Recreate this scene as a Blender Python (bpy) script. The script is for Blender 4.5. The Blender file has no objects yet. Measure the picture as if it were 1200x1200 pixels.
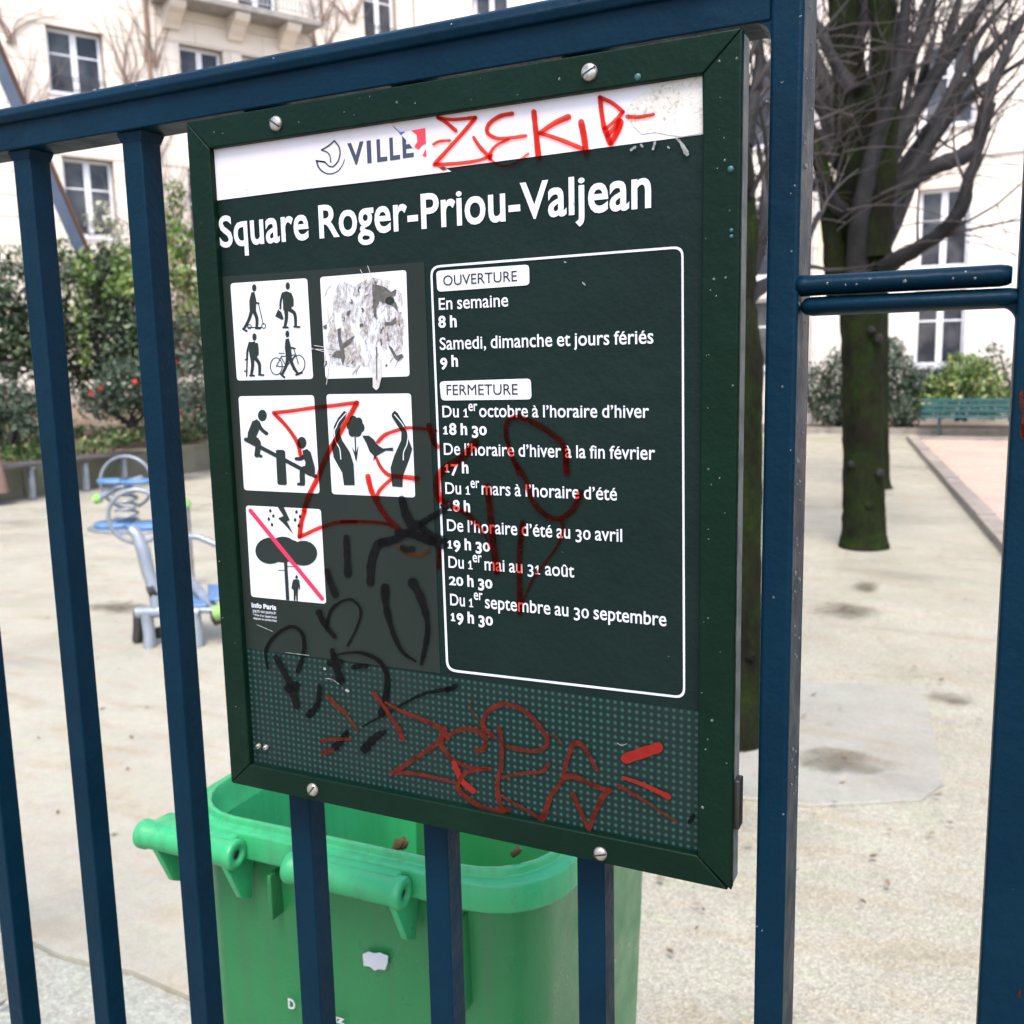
import bpy, bmesh, math, random
import numpy as np
from mathutils import Vector, Matrix
random.seed(7)
C = bpy.context.scene.collection
SC = bpy.context.scene

# ------------------------------------------------------------------ camera
F = 1140.03                                   # focal length in pixels of the 1200 px picture
RM = np.array([[0.89917796, 0.04656185, -0.43509883],
               [0.43704709, -0.14476323, 0.88771248],
               [-0.02165278, -0.98837017, -0.15051763]])
EYE = np.array([0.0, 0.0, 1.6])
cd = bpy.data.cameras.new('camera'); cam = bpy.data.objects.new('camera', cd); C.objects.link(cam)
r_, u_, b_ = RM[:, 0], -RM[:, 1], -RM[:, 2]
cam.matrix_world = Matrix([[r_[0], u_[0], b_[0], 0], [r_[1], u_[1], b_[1], 0], [r_[2], u_[2], b_[2], 1.6], [0, 0, 0, 1]])
cd.sensor_width = 36; cd.lens = F / 1200 * 36; cd.clip_start = 0.02; cd.clip_end = 500
cd.dof.use_dof = True; cd.dof.focus_distance = 0.69; cd.dof.aperture_fstop = 12.5
SC.camera = cam
# ------------------------------------------------------------------ light
w = bpy.data.worlds.new('World'); SC.world = w; w.use_nodes = True
nt = w.node_tree; nt.nodes.clear()
sky = nt.nodes.new('ShaderNodeTexSky'); sky.sky_type = 'NISHITA'; sky.sun_disc = False
SUN_EL, SUN_AZ = math.radians(60), math.radians(158)
sky.sun_elevation = SUN_EL; sky.sun_rotation = SUN_AZ; sky.dust_density = 3.0; sky.air_density = 1.0
bg = nt.nodes.new('ShaderNodeBackground'); bg.inputs[1].default_value = 0.15
wo = nt.nodes.new('ShaderNodeOutputWorld')
nt.links.new(sky.outputs[0], bg.inputs[0]); nt.links.new(bg.outputs[0], wo.inputs[0])
sd = bpy.data.lights.new('sun', 'SUN'); sd.energy = 1.3; sd.angle = math.radians(25); sd.color = (1.0, 0.95, 0.88)
so = bpy.data.objects.new('sun', sd); C.objects.link(so)
sdir = Vector((math.sin(SUN_AZ) * math.cos(SUN_EL), math.cos(SUN_AZ) * math.cos(SUN_EL), math.sin(SUN_EL)))
so.rotation_euler = sdir.to_track_quat('Z', 'Y').to_euler(); so.location = (0, 0, 20)
vs = SC.view_settings; vs.view_transform = 'Standard'; vs.look = 'None'; vs.gamma = 1; vs.use_curve_mapping = False
vs.exposure = 1.6
SC.cycles.use_denoising = True
SC.cycles.transparent_max_bounces = 16

# ------------------------------------------------------------------ helpers
def ray(px, py): return RM @ np.array([px - 600.0, py - 600.0, F])
def at_y(px, py, y):
    r = ray(px, py); return EYE + r * (y / r[1])
def at_z(px, py, z=0.0):
    r = ray(px, py); return EYE + r * ((z - 1.6) / r[2])
def at_d(px, py, d): return EYE + ray(px, py) * (d / F)

def tag(o, label=None, cat=None, group=None, kind=None):
    if label: o['label'] = label
    if cat: o['category'] = cat
    if group: o['group'] = group
    if kind: o['kind'] = kind
    return o
def empty(name, loc=(0, 0, 0), rz=0, label=None, cat=None, group=None):
    o = bpy.data.objects.new(name, None); C.objects.link(o); o.location = loc; o.rotation_euler = (0, 0, rz)
    o.empty_display_size = 0.1
    return tag(o, label, cat, group)
class MB:
    def __init__(s): s.v = []; s.f = []; s.sm = []
    def add(s, vs, fs, smooth=False):
        n = len(s.v); s.v += [tuple(v) for v in vs]; s.f += [tuple(i + n for i in f) for f in fs]; s.sm += [smooth] * len(fs)
    def box(s, x0, x1, y0, y1, z0, z1):
        s.add([(x0,y0,z0),(x1,y0,z0),(x1,y1,z0),(x0,y1,z0),(x0,y0,z1),(x1,y0,z1),(x1,y1,z1),(x0,y1,z1)],
              [(0,3,2,1),(4,5,6,7),(0,1,5,4),(1,2,6,5),(2,3,7,6),(3,0,4,7)])
    def tube(s, path, rad, n=8, cap=True, smooth=True, bump=0.0):
        P = [Vector(p) for p in path]; k = len(P)
        if not hasattr(rad, '__len__'): rad = [rad] * k
        t0 = (P[1] - P[0]).normalized(); a = t0.orthogonal().normalized(); rings = []
        for i in range(k):
            t = (P[min(i + 1, k - 1)] - P[max(i - 1, 0)]).normalized()
            a = (a - t * a.dot(t)).normalized(); b = t.cross(a)
            ring = []
            for j in range(n):
                an = 2 * math.pi * j / n; rr = rad[i] * (1 + random.uniform(-bump, bump))
                ring.append(P[i] + (a * math.cos(an) + b * math.sin(an)) * rr)
            rings.append(ring)
        vs = [v for r in rings for v in r]; fs = []
        for i in range(k - 1):
            for j in range(n):
                j2 = (j + 1) % n; fs.append((i*n+j, i*n+j2, (i+1)*n+j2, (i+1)*n+j))
        s.add(vs, fs, smooth)
        if cap: s.add(rings[0], [tuple(range(n))[::-1]]); s.add(rings[-1], [tuple(range(n))])
    def loft(s, rings, smooth=True, c0=False, c1=False):
        n = len(rings[0]); vs = [v for r in rings for v in r]; fs = []
        for i in range(len(rings) - 1):
            for j in range(n):
                j2 = (j + 1) % n; fs.append((i*n+j, i*n+j2, (i+1)*n+j2, (i+1)*n+j))
        if c0: fs.append(tuple(range(n))[::-1])
        if c1: fs.append(tuple(range((len(rings)-1)*n, len(rings)*n)))
        s.add(vs, fs, smooth)
    def build(s, name, mat, parent=None, kind=None, bevel=0, seg=2):
        me = bpy.data.meshes.new(name); me.from_pydata(s.v, [], s.f); me.update()
        me.polygons.foreach_set('use_smooth', s.sm)
        if bevel:
            bm = bmesh.new(); bm.from_mesh(me)
            es = [e for e in bm.edges if len(e.link_faces) == 2 and e.calc_face_angle(0) > 0.6]
            bmesh.ops.bevel(bm, geom=es, offset=bevel, segments=seg, profile=0.6, affect='EDGES', clamp_overlap=True)
            bm.to_mesh(me); bm.free()
            me.polygons.foreach_set('use_smooth', [len(p.vertices) < 50 and p.area < bevel * 3 for p in me.polygons])
        if mat: me.materials.append(mat)
        o = bpy.data.objects.new(name, me); C.objects.link(o); o.parent = parent
        if kind: o['kind'] = kind
        return o
def box(name, mat, parent, x0, x1, y0, y1, z0, z1, bevel=0, kind=None):
    m = MB(); m.box(x0, x1, y0, y1, z0, z1); return m.build(name, mat, parent, kind, bevel)

# ------------------------------------------------------------------ materials
class Mat:
    def __init__(s, name):
        s.m = bpy.data.materials.new(name); s.m.use_nodes = True; s.t = s.m.node_tree; s.t.nodes.clear()
        s.out = s.n('OutputMaterial'); s.p = s.n('BsdfPrincipled'); s.l(s.p.outputs[0], s.out.inputs[0])
    def n(s, t, **k):
        x = s.t.nodes.new('ShaderNode' + t)
        for a, b in k.items(): setattr(x, a, b)
        return x
    def l(s, a, b): s.t.links.new(a, b)
    def co(s, kind='Object', sc=(1, 1, 1)):
        c = s.n('TexCoord'); mp = s.n('Mapping'); s.l(c.outputs[kind], mp.inputs[0]); mp.inputs['Scale'].default_value = sc
        return mp.outputs[0]
    def wp(s):
        return s.n('NewGeometry').outputs['Position']
    def noise(s, scale, vec=None, detail=4, rough=0.55):
        x = s.n('TexNoise'); x.inputs['Scale'].default_value = scale; x.inputs['Detail'].default_value = detail
        x.inputs['Roughness'].default_value = rough
        s.l(vec if vec is not None else s.wp(), x.inputs['Vector']); return x.outputs['Fac']
    def ramp(s, fac, stops):
        r = s.n('ValToRGB'); s.l(fac, r.inputs[0]); e = r.color_ramp.elements
        while len(e) < len(stops): e.new(0.5)
        for i, (p, c) in enumerate(stops):
            e[i].position = p; e[i].color = tuple(c) + (1,) if not isinstance(c, float) else (c, c, c, 1)
        return r.outputs[0]
    def mix(s, fac, a, b, mode='MIX'):
        x = s.n('Mix', data_type='RGBA', blend_type=mode)
        if isinstance(fac, float): x.inputs[0].default_value = fac
        else: s.l(fac, x.inputs[0])
        for sock, v in ((x.inputs[6], a), (x.inputs[7], b)):
            if isinstance(v, tuple): sock.default_value = v + (1,)
            else: s.l(v, sock)
        return x.outputs[2]
    def bump(s, h, dist, strength=1.0):
        b = s.n('Bump'); b.inputs['Distance'].default_value = dist; b.inputs['Strength'].default_value = strength
        s.l(h, b.inputs['Height']); s.l(b.outputs[0], s.p.inputs['Normal'])
    def set(s, col=None, rough=None, metal=None, spec=None):
        if col is not None:
            if isinstance(col, tuple): s.p.inputs['Base Color'].default_value = col + (1,)
            else: s.l(col, s.p.inputs['Base Color'])
        if rough is not None:
            if isinstance(rough, (int, float)): s.p.inputs['Roughness'].default_value = rough
            else: s.l(rough, s.p.inputs['Roughness'])
        if metal is not None: s.p.inputs['Metallic'].default_value = metal
        if spec is not None: s.p.inputs['Specular IOR Level'].default_value = spec
        return s
def simple(name, c1, c2=None, sc=8, rough=0.6, bump=0.0, bsc=60, metal=0, spec=0.5, rnd=False):
    m = Mat(name); c2 = c2 or tuple(x * 0.8 for x in c1)
    v = m.ramp(m.noise(sc), [(0.35, c1), (0.7, c2)])
    if rnd:
        oi = m.n('ObjectInfo'); g = m.ramp(oi.outputs['Random'], [(0, (0.82, 0.82, 0.82)), (1, (1.08, 1.06, 1.03))])
        v = m.mix(1.0, v, g, 'MULTIPLY')
    m.set(v, rough, metal, spec)
    if bump: m.bump(m.noise(bsc), bump)
    return m.m
def paint(name, c, c2, rough=0.28, spec=0.5):
    m = Mat(name); m.set(spec=spec)
    base = m.ramp(m.noise(14, detail=6), [(0.3, c), (0.75, c2)])
    sp = m.ramp(m.noise(900, detail=1), [(0.77, (0, 0, 0)), (0.86, (0.8, 0.8, 0.8))])
    base = m.mix(sp, base, tuple(min(1, x * 3 + 0.03) for x in c2))
    dirt = m.ramp(m.noise(3.5, detail=8, rough=0.7), [(0.55, (0, 0, 0)), (0.8, (0.35, 0.35, 0.35))])
    base = m.mix(dirt, base, tuple(0.6 * x + 0.008 for x in c2))
    m.set(base, m.ramp(m.noise(40), [(0.3, (rough,) * 3), (0.8, (rough + 0.22,) * 3)]))
    hs = m.n('Math', operation='ADD'); m.l(m.noise(260, detail=2), hs.inputs[0]); h2 = m.n('Math', operation='MULTIPLY'); m.l(m.noise(55, detail=3), h2.inputs[0]); h2.inputs[1].default_value = 3.0; m.l(h2.outputs[0], hs.inputs[1])
    m.bump(hs.outputs[0], 0.0006, 0.55)
    return m.m
M = {}
M['blue'] = paint('blue_paint', (0.0005, 0.0105, 0.0225), (0.0009, 0.0150, 0.0310), 0.34, 0.07)
M['signgreen'] = paint('dark_green_frame', (0.0008, 0.0085, 0.0045), (0.0013, 0.0120, 0.0064), 0.36, 0.10)
M['panel'] = paint('dark_green_panel', (0.0024, 0.0094, 0.0080), (0.0034, 0.0120, 0.0102), 0.38, 0.12)
M['alu'] = simple('dirty_aluminium', (0.22, 0.24, 0.25), (0.1, 0.12, 0.12), 60, 0.5, metal=0.4)
M['sheet'] = simple('grey_green_sticker', (0.0095, 0.0145, 0.0125), (0.0125, 0.0180, 0.0155), 12, 0.5, spec=0.15)
M['steel'] = simple('screw_steel', (0.42, 0.40, 0.37), (0.2, 0.18, 0.15), 300, 0.35, metal=0.75)
M['black'] = simple('black_plastic', (0.012, 0.012, 0.012), None, 8, 0.5)
M['glyph'] = simple('print_dark_green', (0.012, 0.019, 0.017), None, 8, 0.5, spec=0.2)
M['white'] = simple('white_print', (0.50, 0.51, 0.57), (0.44, 0.45, 0.51), 25, 0.45, spec=0.3)
M['strip'] = simple('white_strip', (0.52, 0.50, 0.555), (0.48, 0.435, 0.45), 9, 0.45, spec=0.3)
M['navy'] = simple('navy_print', (0.018, 0.030, 0.060), None, 8, 0.45)
M['redprint'] = simple('red_print', (0.60, 0.02, 0.04), None, 8, 0.45)
M['blueprint'] = simple('blue_print', (0.02, 0.06, 0.4), None, 8, 0.45)
M['crimson'] = simple('crimson_print', (0.50, 0.012, 0.06), None, 8, 0.45)
m = Mat('torn_paper'); sp = m.ramp(m.noise(420, detail=3), [(0.48, (0.48, 0.45, 0.42)), (0.66, (0.30, 0.27, 0.23))])
m.set(m.mix(m.ramp(m.noise(60), [(0.4, (0, 0, 0)), (0.65, (1, 1, 1))]), sp, (0.50, 0.47, 0.46)), 0.8); m.bump(m.noise(500), 0.0005); M['torn'] = m.m
m = Mat('dotted_print'); c = m.co('Object', (1 / 0.0052, 1, 1 / 0.0050))
fr = m.n('VectorMath', operation='FRACTION'); m.l(c, fr.inputs[0])
sb = m.n('VectorMath', operation='SUBTRACT'); m.l(fr.outputs[0], sb.inputs[0]); sb.inputs[1].default_value = (0.5, 0, 0.5)
ml = m.n('VectorMath', operation='MULTIPLY'); m.l(sb.outputs[0], ml.inputs[0]); ml.inputs[1].default_value = (1, 0, 1)
ln = m.n('VectorMath', operation='LENGTH'); m.l(ml.outputs[0], ln.inputs[0])
dcol = m.ramp(ln.outputs['Value'], [(0.15, (0.015, 0.060, 0.049)), (0.33, (0.0035, 0.0125, 0.0118))])
wn = m.ramp(m.noise(7, detail=6), [(0.45, (0, 0, 0)), (0.75, (0.55, 0.55, 0.55))])
m.set(m.mix(wn, dcol, (0.014, 0.019, 0.018)), 0.42, spec=0.15); M['dots'] = m.m
def ink(name, trans, col, fac, patch=0.0):
    m = Mat(name); m.set(col, 0.5, spec=0.15)
    tr = m.n('BsdfTransparent'); tr.inputs[0].default_value = trans + (1,)
    mx = m.n('MixShader')
    f = m.ramp(m.noise(130, detail=3), [(0.35, (fac, fac, fac)), (0.7, (max(0, fac - patch),) * 3)])
    m.l(f, mx.inputs[0]); m.l(tr.outputs[0], mx.inputs[1]); m.l(m.p.outputs[0], mx.inputs[2]); m.l(mx.outputs[0], m.out.inputs[0])
    return m.m
M['redmul'] = ink('red_marker_thin', (0.95, 0.26, 0.21), (0.075, 0.006, 0.005), 0.15, 0.13)
M['redmul2'] = ink('red_marker_fresh', (0.95, 0.17, 0.12), (0.085, 0.012, 0.008), 0.22, 0.14)
M['redop'] = ink('red_marker_dry', (0.8, 0.4, 0.35), (0.100, 0.012, 0.007), 0.70, 0.4)
M['redfaint'] = ink('red_marker_faint', (0.8, 0.5, 0.4), (0.13, 0.025, 0.008), 0.4, 0.2)
M['redbright'] = ink('red_marker_solid', (0.8, 0.2, 0.15), (0.19, 0.010, 0.007), 0.88, 0.15)
M['blk'] = ink('black_marker_solid', (0.2, 0.2, 0.2), (0.001, 0.001, 0.0015), 0.92, 0.15)
M['blkthin'] = ink('black_marker_thin', (0.3, 0.3, 0.3), (0.002, 0.002, 0.002), 0.6, 0.2)
M['blkfade'] = ink('black_marker_faded', (0.35, 0.35, 0.36), (0.003, 0.003, 0.004), 0.62, 0.4)
M['amber'] = ink('amber_smear', (0.9, 0.6, 0.3), (0.1, 0.03, 0.01), 0.3, 0.2)
M['scr_brown'] = simple('scratch_brown', (0.22, 0.18, 0.15), (0.36, 0.33, 0.31), 300, 0.8)
M['scr_grey'] = simple('scratch_grey', (0.42, 0.41, 0.41), (0.30, 0.29, 0.28), 300, 0.7)
M['scr_dark'] = simple('scratch_dark', (0.035, 0.035, 0.032), (0.09, 0.08, 0.07), 300, 0.6)
M['dirt'] = simple('dirt_fleck', (0.22, 0.24, 0.24), (0.1, 0.1, 0.09), 300, 0.9)
# water drop
m = Mat('water_drop'); m.set((0.55, 0.65, 0.7), 0.03); m.p.inputs['Transmission Weight'].default_value = 0.9; m.p.inputs['IOR'].default_value = 1.33; M['drop'] = m.m
# bin
def binmat(name, c, c2):
    m = Mat(name); b = m.ramp(m.noise(5, detail=6), [(0.3, c), (0.75, c2)])
    sp = m.ramp(m.noise(500, detail=1), [(0.76, (0, 0, 0)), (0.84, (0.6, 0.6, 0.6))])
    b = m.mix(sp, b, (0.25, 0.4, 0.3))
    st = m.ramp(m.noise(1.0, m.co('Object', (60, 60, 2.5)), detail=4), [(0.48, (0, 0, 0)), (0.75, (0.32, 0.32, 0.32))])
    b = m.mix(st, b, (0.045, 0.085, 0.055))
    gz = m.ramp(m.noise(11, detail=9, rough=0.75), [(0.55, (0, 0, 0)), (0.78, (0.32, 0.32, 0.32))])
    b = m.mix(gz, b, (0.05, 0.10, 0.065))
    m.set(b, m.ramp(m.noise(18), [(0.3, (0.24,) * 3), (0.8, (0.5,) * 3)])); m.bump(m.noise(200), 0.0006, 0.6); return m.m
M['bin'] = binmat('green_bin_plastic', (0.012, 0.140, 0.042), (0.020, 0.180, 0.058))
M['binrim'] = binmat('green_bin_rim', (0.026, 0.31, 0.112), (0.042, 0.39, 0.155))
# ground
def ground(name, c1, c2, c3, gsc, grain, damp=0.5, gb=0.004):
    m = Mat(name)
    b = m.ramp(m.noise(0.9, detail=8, rough=0.65), [(0.32, c1), (0.55, c2), (0.75, c3)])
    st = m.n('Mapping'); m.l(m.wp(), st.inputs[0]); st.inputs['Scale'].default_value = (0.5, 1.6, 1)
    b = m.mix(m.ramp(m.noise(1.3, st.outputs[0], detail=6), [(0.56, (0, 0, 0)), (0.74, (damp,) * 3)]), b, tuple(x * 0.62 for x in c3))
    vo = m.n('TexVoronoi'); vo.inputs['Scale'].default_value = gsc; m.l(m.wp(), vo.inputs['Vector'])
    g = m.n('SeparateColor'); m.l(vo.outputs['Color'], g.inputs[0])
    gr = m.ramp(g.outputs[0], [(0, (1 - grain,) * 3), (0.5, (1.0,) * 3), (0.9, (1.0 + grain * 0.6,) * 3), (1, (1 + grain * 1.3,) * 3)])
    b = m.mix(1.0, b, gr, 'MULTIPLY')
    b = m.mix(1.0, b, m.ramp(m.noise(26, detail=9, rough=0.75), [(0.3, (0.87,) * 3), (0.5, (1.0,) * 3), (0.72, (1.09,) * 3)]), 'MULTIPLY')
    s2 = m.n('Mapping'); m.l(m.wp(), s2.inputs[0]); s2.inputs['Scale'].default_value = (0.7, 2.2, 1); s2.inputs['Location'].default_value = (3.1, 7.7, 0)
    b = m.mix(1.0, b, m.ramp(m.noise(3.2, s2.outputs[0], detail=8, rough=0.68), [(0.36, (0.96, 1.02, 0.93)), (0.5, (1.0, 1.0, 1.0)), (0.60, (0.98, 0.93, 0.84)), (0.72, (0.78, 0.75, 0.67))]), 'MULTIPLY')
    m.set(b, m.ramp(m.noise(2.1, detail=5), [(0.35, (0.35,) * 3), (0.65, (0.75,) * 3)]))
    m.bump(vo.outputs['Distance'], gb, 0.7)
    return m.m
M['earth'] = ground('damp_gravel_ground', (0.312, 0.295, 0.240), (0.270, 0.254, 0.202), (0.215, 0.202, 0.158), 170, 0.30)
M['soft'] = ground('tan_playground_surface', (0.330, 0.312, 0.258), (0.292, 0.274, 0.225), (0.235, 0.224, 0.192), 220, 0.10, 0.5, 0.001)
M['asphalt'] = ground('rough_grey_asphalt', (0.31, 0.31, 0.265), (0.27, 0.27, 0.23), (0.21, 0.215, 0.18), 130, 0.24, 0.4, 0.0015)
M['sand'] = ground('pink_sand', (0.42, 0.31, 0.26), (0.38, 0.285, 0.24), (0.31, 0.245, 0.205), 160, 0.15)
M['slab'] = ground('concrete_slab', (0.270, 0.262, 0.232), (0.24, 0.232, 0.204), (0.20, 0.192, 0.168), 200, 0.12, 0.55, 0.001)
m = Mat('puddle_mud'); m.set(m.ramp(m.noise(9, detail=6), [(0.35, (0.085, 0.08, 0.052)), (0.65, (0.15, 0.13, 0.09))]), m.ramp(m.noise(14), [(0.4, (0.12,) * 3), (0.6, (0.55,) * 3)]))
g_ = m.n('TexCoord'); sb = m.n('VectorMath', operation='SUBTRACT'); m.l(g_.outputs['Generated'], sb.inputs[0]); sb.inputs[1].default_value = (0.5, 0.5, 0)
ml = m.n('VectorMath', operation='MULTIPLY'); m.l(sb.outputs[0], ml.inputs[0]); ml.inputs[1].default_value = (2, 2, 0); ln = m.n('VectorMath', operation='LENGTH'); m.l(ml.outputs[0], ln.inputs[0])
ad = m.n('Math', operation='MULTIPLY_ADD'); m.l(m.noise(11, detail=6, rough=0.7), ad.inputs[0]); ad.inputs[1].default_value = 1.5; m.l(ln.outputs['Value'], ad.inputs[2])
tr = m.n('BsdfTransparent'); mx = m.n('MixShader'); m.l(m.ramp(ad.outputs[0], [(0.95, (0.8,) * 3), (1.0, (0.0,) * 3)]), mx.inputs[0])
dv_ = m.n('Math', operation='DIVIDE'); m.l(ad.outputs[0], dv_.inputs[0]); dv_.inputs[1].default_value = 1.75; rp = m.ramp(dv_.outputs[0], [(0.50, (0.72,) * 3), (0.90, (0.0,) * 3)]); m.l(rp, mx.inputs[0])
m.l(tr.outputs[0], mx.inputs[1]); m.l(m.p.outputs[0], mx.inputs[2]); m.l(mx.outputs[0], m.out.inputs[0]); M['puddle'] = m.m
M['soil'] = simple('bed_soil', (0.12, 0.085, 0.06), (0.20, 0.15, 0.11), 3, 0.9, 0.03, 9)
M['kerb'] = simple('kerb_granite', (0.26, 0.225, 0.20), (0.17, 0.15, 0.13), 5, 0.8, 0.004, 60, rnd=True)
M['conc'] = Mat('mossy_concrete')
m = M['conc']; b = m.ramp(m.noise(2.2, detail=7), [(0.35, (0.17, 0.16, 0.125)), (0.6, (0.115, 0.12, 0.075)), (0.8, (0.09, 0.10, 0.05))]); m.set(b, 0.85); m.bump(m.noise(30), 0.006); M['conc'] = m.m
# walls
m = Mat('cream_limestone'); b = m.ramp(m.noise(0.6, detail=8, rough=0.6), [(0.3, (0.70, 0.635, 0.57)), (0.6, (0.65, 0.58, 0.51)), (0.8, (0.54, 0.475, 0.43))])
oi = m.n('ObjectInfo'); g = m.ramp(oi.outputs['Random'], [(0, (0.93,) * 3), (1, (1.05, 1.03, 1.01))]); m.set(m.mix(1.0, b, g, 'MULTIPLY'), 0.85); m.bump(m.noise(25), 0.004); M['stone'] = m.m
M['stoneback'] = simple('joint_mortar', (0.40, 0.34, 0.29), (0.34, 0.28, 0.23), 3, 0.9)
M['stonegrey'] = simple('weathered_ledge', (0.30, 0.28, 0.26), (0.2, 0.19, 0.18), 6, 0.85, 0.004)
m = Mat('cream_render'); b = m.ramp(m.noise(0.35, detail=6), [(0.35, (0.70, 0.66, 0.61)), (0.55, (0.68, 0.60, 0.53)), (0.7, (0.62, 0.50, 0.40))]); m.set(b, 0.85); m.bump(m.noise(40), 0.003); M['render'] = m.m
M['wframe'] = simple('white_window_paint', (0.72, 0.72, 0.76), (0.62, 0.62, 0.66), 5, 0.45)
m = Mat('window_glass'); b = m.ramp(m.noise(1.6, detail=3), [(0.4, (0.020, 0.023, 0.032)), (0.65, (0.08, 0.082, 0.09))]); m.set(b, 0.08, spec=0.35); M['glass'] = m.m
M['curtain'] = simple('net_curtain', (0.5, 0.48, 0.42), (0.35, 0.34, 0.3), 4, 0.8)
M['iron'] = simple('dark_iron', (0.03, 0.03, 0.035), None, 5, 0.5)
M['railwhite'] = simple('pale_railing', (0.35, 0.37, 0.40), None, 5, 0.5)
M['pipe'] = simple('pale_pipe', (0.55, 0.52, 0.50), None, 3, 0.6)
M['beam'] = simple('pale_blue_beam', (0.13, 0.17, 0.25), (0.10, 0.135, 0.21), 3, 0.5)
M['brownwood'] = simple('brown_board', (0.12, 0.06, 0.04), None, 4, 0.7)
M['slabdark'] = simple('dark_seat_board', (0.045, 0.04, 0.042), (0.08, 0.07, 0.07), 6, 0.6)
M['galv'] = simple('grey_metal_tube', (0.24, 0.27, 0.31), (0.17, 0.19, 0.225), 10, 0.35, metal=0.3)
M['postbr'] = simple('brown_grey_post', (0.17, 0.15, 0.15), (0.22, 0.2, 0.2), 10, 0.5)
M['lime'] = simple('lime_cap', (0.20, 0.38, 0.10), None, 10, 0.4)
M['plateblue'] = simple('blue_plate', (0.055, 0.14, 0.29), (0.10, 0.20, 0.36), 14, 0.4)
M['teal'] = simple('teal_slat_paint', (0.007, 0.055, 0.060), (0.012, 0.080, 0.084), 8, 0.45)
M['tealdark'] = simple('bench_ironwork', (0.015, 0.045, 0.04), None, 8, 0.5)
M['rock'] = simple('pale_rock', (0.22, 0.19, 0.18), (0.09, 0.075, 0.07), 5, 0.9, 0.05, 6)
# bark
m = Mat('mossy_bark')
b = m.ramp(m.noise(9, m.co('Object', (1, 1, 0.35)), detail=8, rough=0.7), [(0.3, (0.003, 0.0025, 0.002)), (0.6, (0.010, 0.008, 0.006)), (0.8, (0.026, 0.021, 0.017))])
mo = m.ramp(m.noise(5.5, detail=9, rough=0.75), [(0.40, (0.05,) * 3), (0.70, (0.80,) * 3)])
b = m.mix(mo, b, m.ramp(m.noise(60), [(0.3, (0.006, 0.013, 0.002)), (0.7, (0.022, 0.044, 0.006))])); m.set(b, 0.85, spec=0.08)
m.bump(m.noise(28, m.co('Object', (1, 1, 0.25)), detail=8), 0.02); M['bark'] = m.m
M['branch'] = simple('grey_bark', (0.020, 0.019, 0.020), (0.004, 0.004, 0.004), 5, 0.7, 0.01, 40, spec=0.25)
M['scar'] = simple('pruning_scar', (0.022, 0.022, 0.02), (0.006, 0.006, 0.005), 20, 0.8, spec=0.2)
M['twig'] = simple('twig_bark', (0.040, 0.029, 0.028), (0.009, 0.007, 0.007), 3, 0.7)
M['vine'] = simple('dry_vine', (0.22, 0.14, 0.11), (0.12, 0.08, 0.06), 3, 0.8)
def leafmat(name, stops, trans=0.25):
    m = Mat(name); g = m.n('NewGeometry')
    b = m.ramp(g.outputs['Random Per Island'], stops); big = m.ramp(m.noise(1.8, detail=4), [(0.35, (0.7,) * 3), (0.65, (1.2,) * 3)])
    b = m.mix(1.0, b, big, 'MULTIPLY'); m.set(b, 0.42)
    tr = m.n('BsdfTranslucent'); m.l(b, tr.inputs[0]); mx = m.n('MixShader'); mx.inputs[0].default_value = trans
    m.l(m.p.outputs[0], mx.inputs[1]); m.l(tr.outputs[0], mx.inputs[2]); m.l(mx.outputs[0], m.out.inputs[0]); return m.m
M['leafdark'] = leafmat('evergreen_leaves', [(0, (0.004, 0.011, 0.003)), (0.5, (0.018, 0.040, 0.012)), (0.8, (0.055, 0.095, 0.035)), (1, (0.22, 0.28, 0.16))])
M['leafmid'] = leafmat('bluish_green_leaves', [(0, (0.012, 0.026, 0.014)), (0.6, (0.035, 0.062, 0.035)), (1, (0.12, 0.16, 0.11))])
M['leaflight'] = leafmat('light_green_leaves', [(0, (0.035, 0.075, 0.015)), (0.6, (0.10, 0.18, 0.035)), (0.9, (0.28, 0.36, 0.10)), (1, (0.5, 0.45, 0.16))])
M['leafivy'] = leafmat('ivy_leaves', [(0, (0.012, 0.04, 0.008)), (0.5, (0.04, 0.11, 0.022)), (0.8, (0.2, 0.30, 0.10)), (1, (0.45, 0.34, 0.22))])
M['leafpale'] = leafmat('pale_leaves', [(0, (0.2, 0.22, 0.13)), (0.6, (0.42, 0.44, 0.32)), (1, (0.6, 0.58, 0.46))])
M['flower'] = leafmat('red_petals', [(0, (0.6, 0.03, 0.03)), (1, (0.8, 0.08, 0.06))])
M['litter'] = leafmat('dead_leaves', [(0, (0.07, 0.045, 0.025)), (0.6, (0.14, 0.09, 0.05)), (1, (0.4, 0.32, 0.2))])

# ------------------------------------------------------------------ ground
def sheet(name, pts, z, mat, label=None, kind='structure', thick=0):
    m = MB(); n = len(pts)
    m.add([(x, y, z) for x, y in pts], [tuple(range(n))])
    o = m.build(name, mat, None, kind)
    return o
sheet('ground', [(-150, -60), (150, -60), (150, 180), (-150, 180)], 0, M['earth'])
random.seed(3)
edge = []
x = -1.15
while x > -11: edge.append((x, 1.675 + 0.012 * math.sin(x * 9) + random.uniform(-0.006, 0.006))); x -= 0.12
sheet('asphalt_strip', [(-12, -3), (-1.1, -3), (-1.1, 1.672)] + [(a, b - 0.002) for a, b in edge] + [(-12, 1.67)], 0.004, M['asphalt'])
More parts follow.
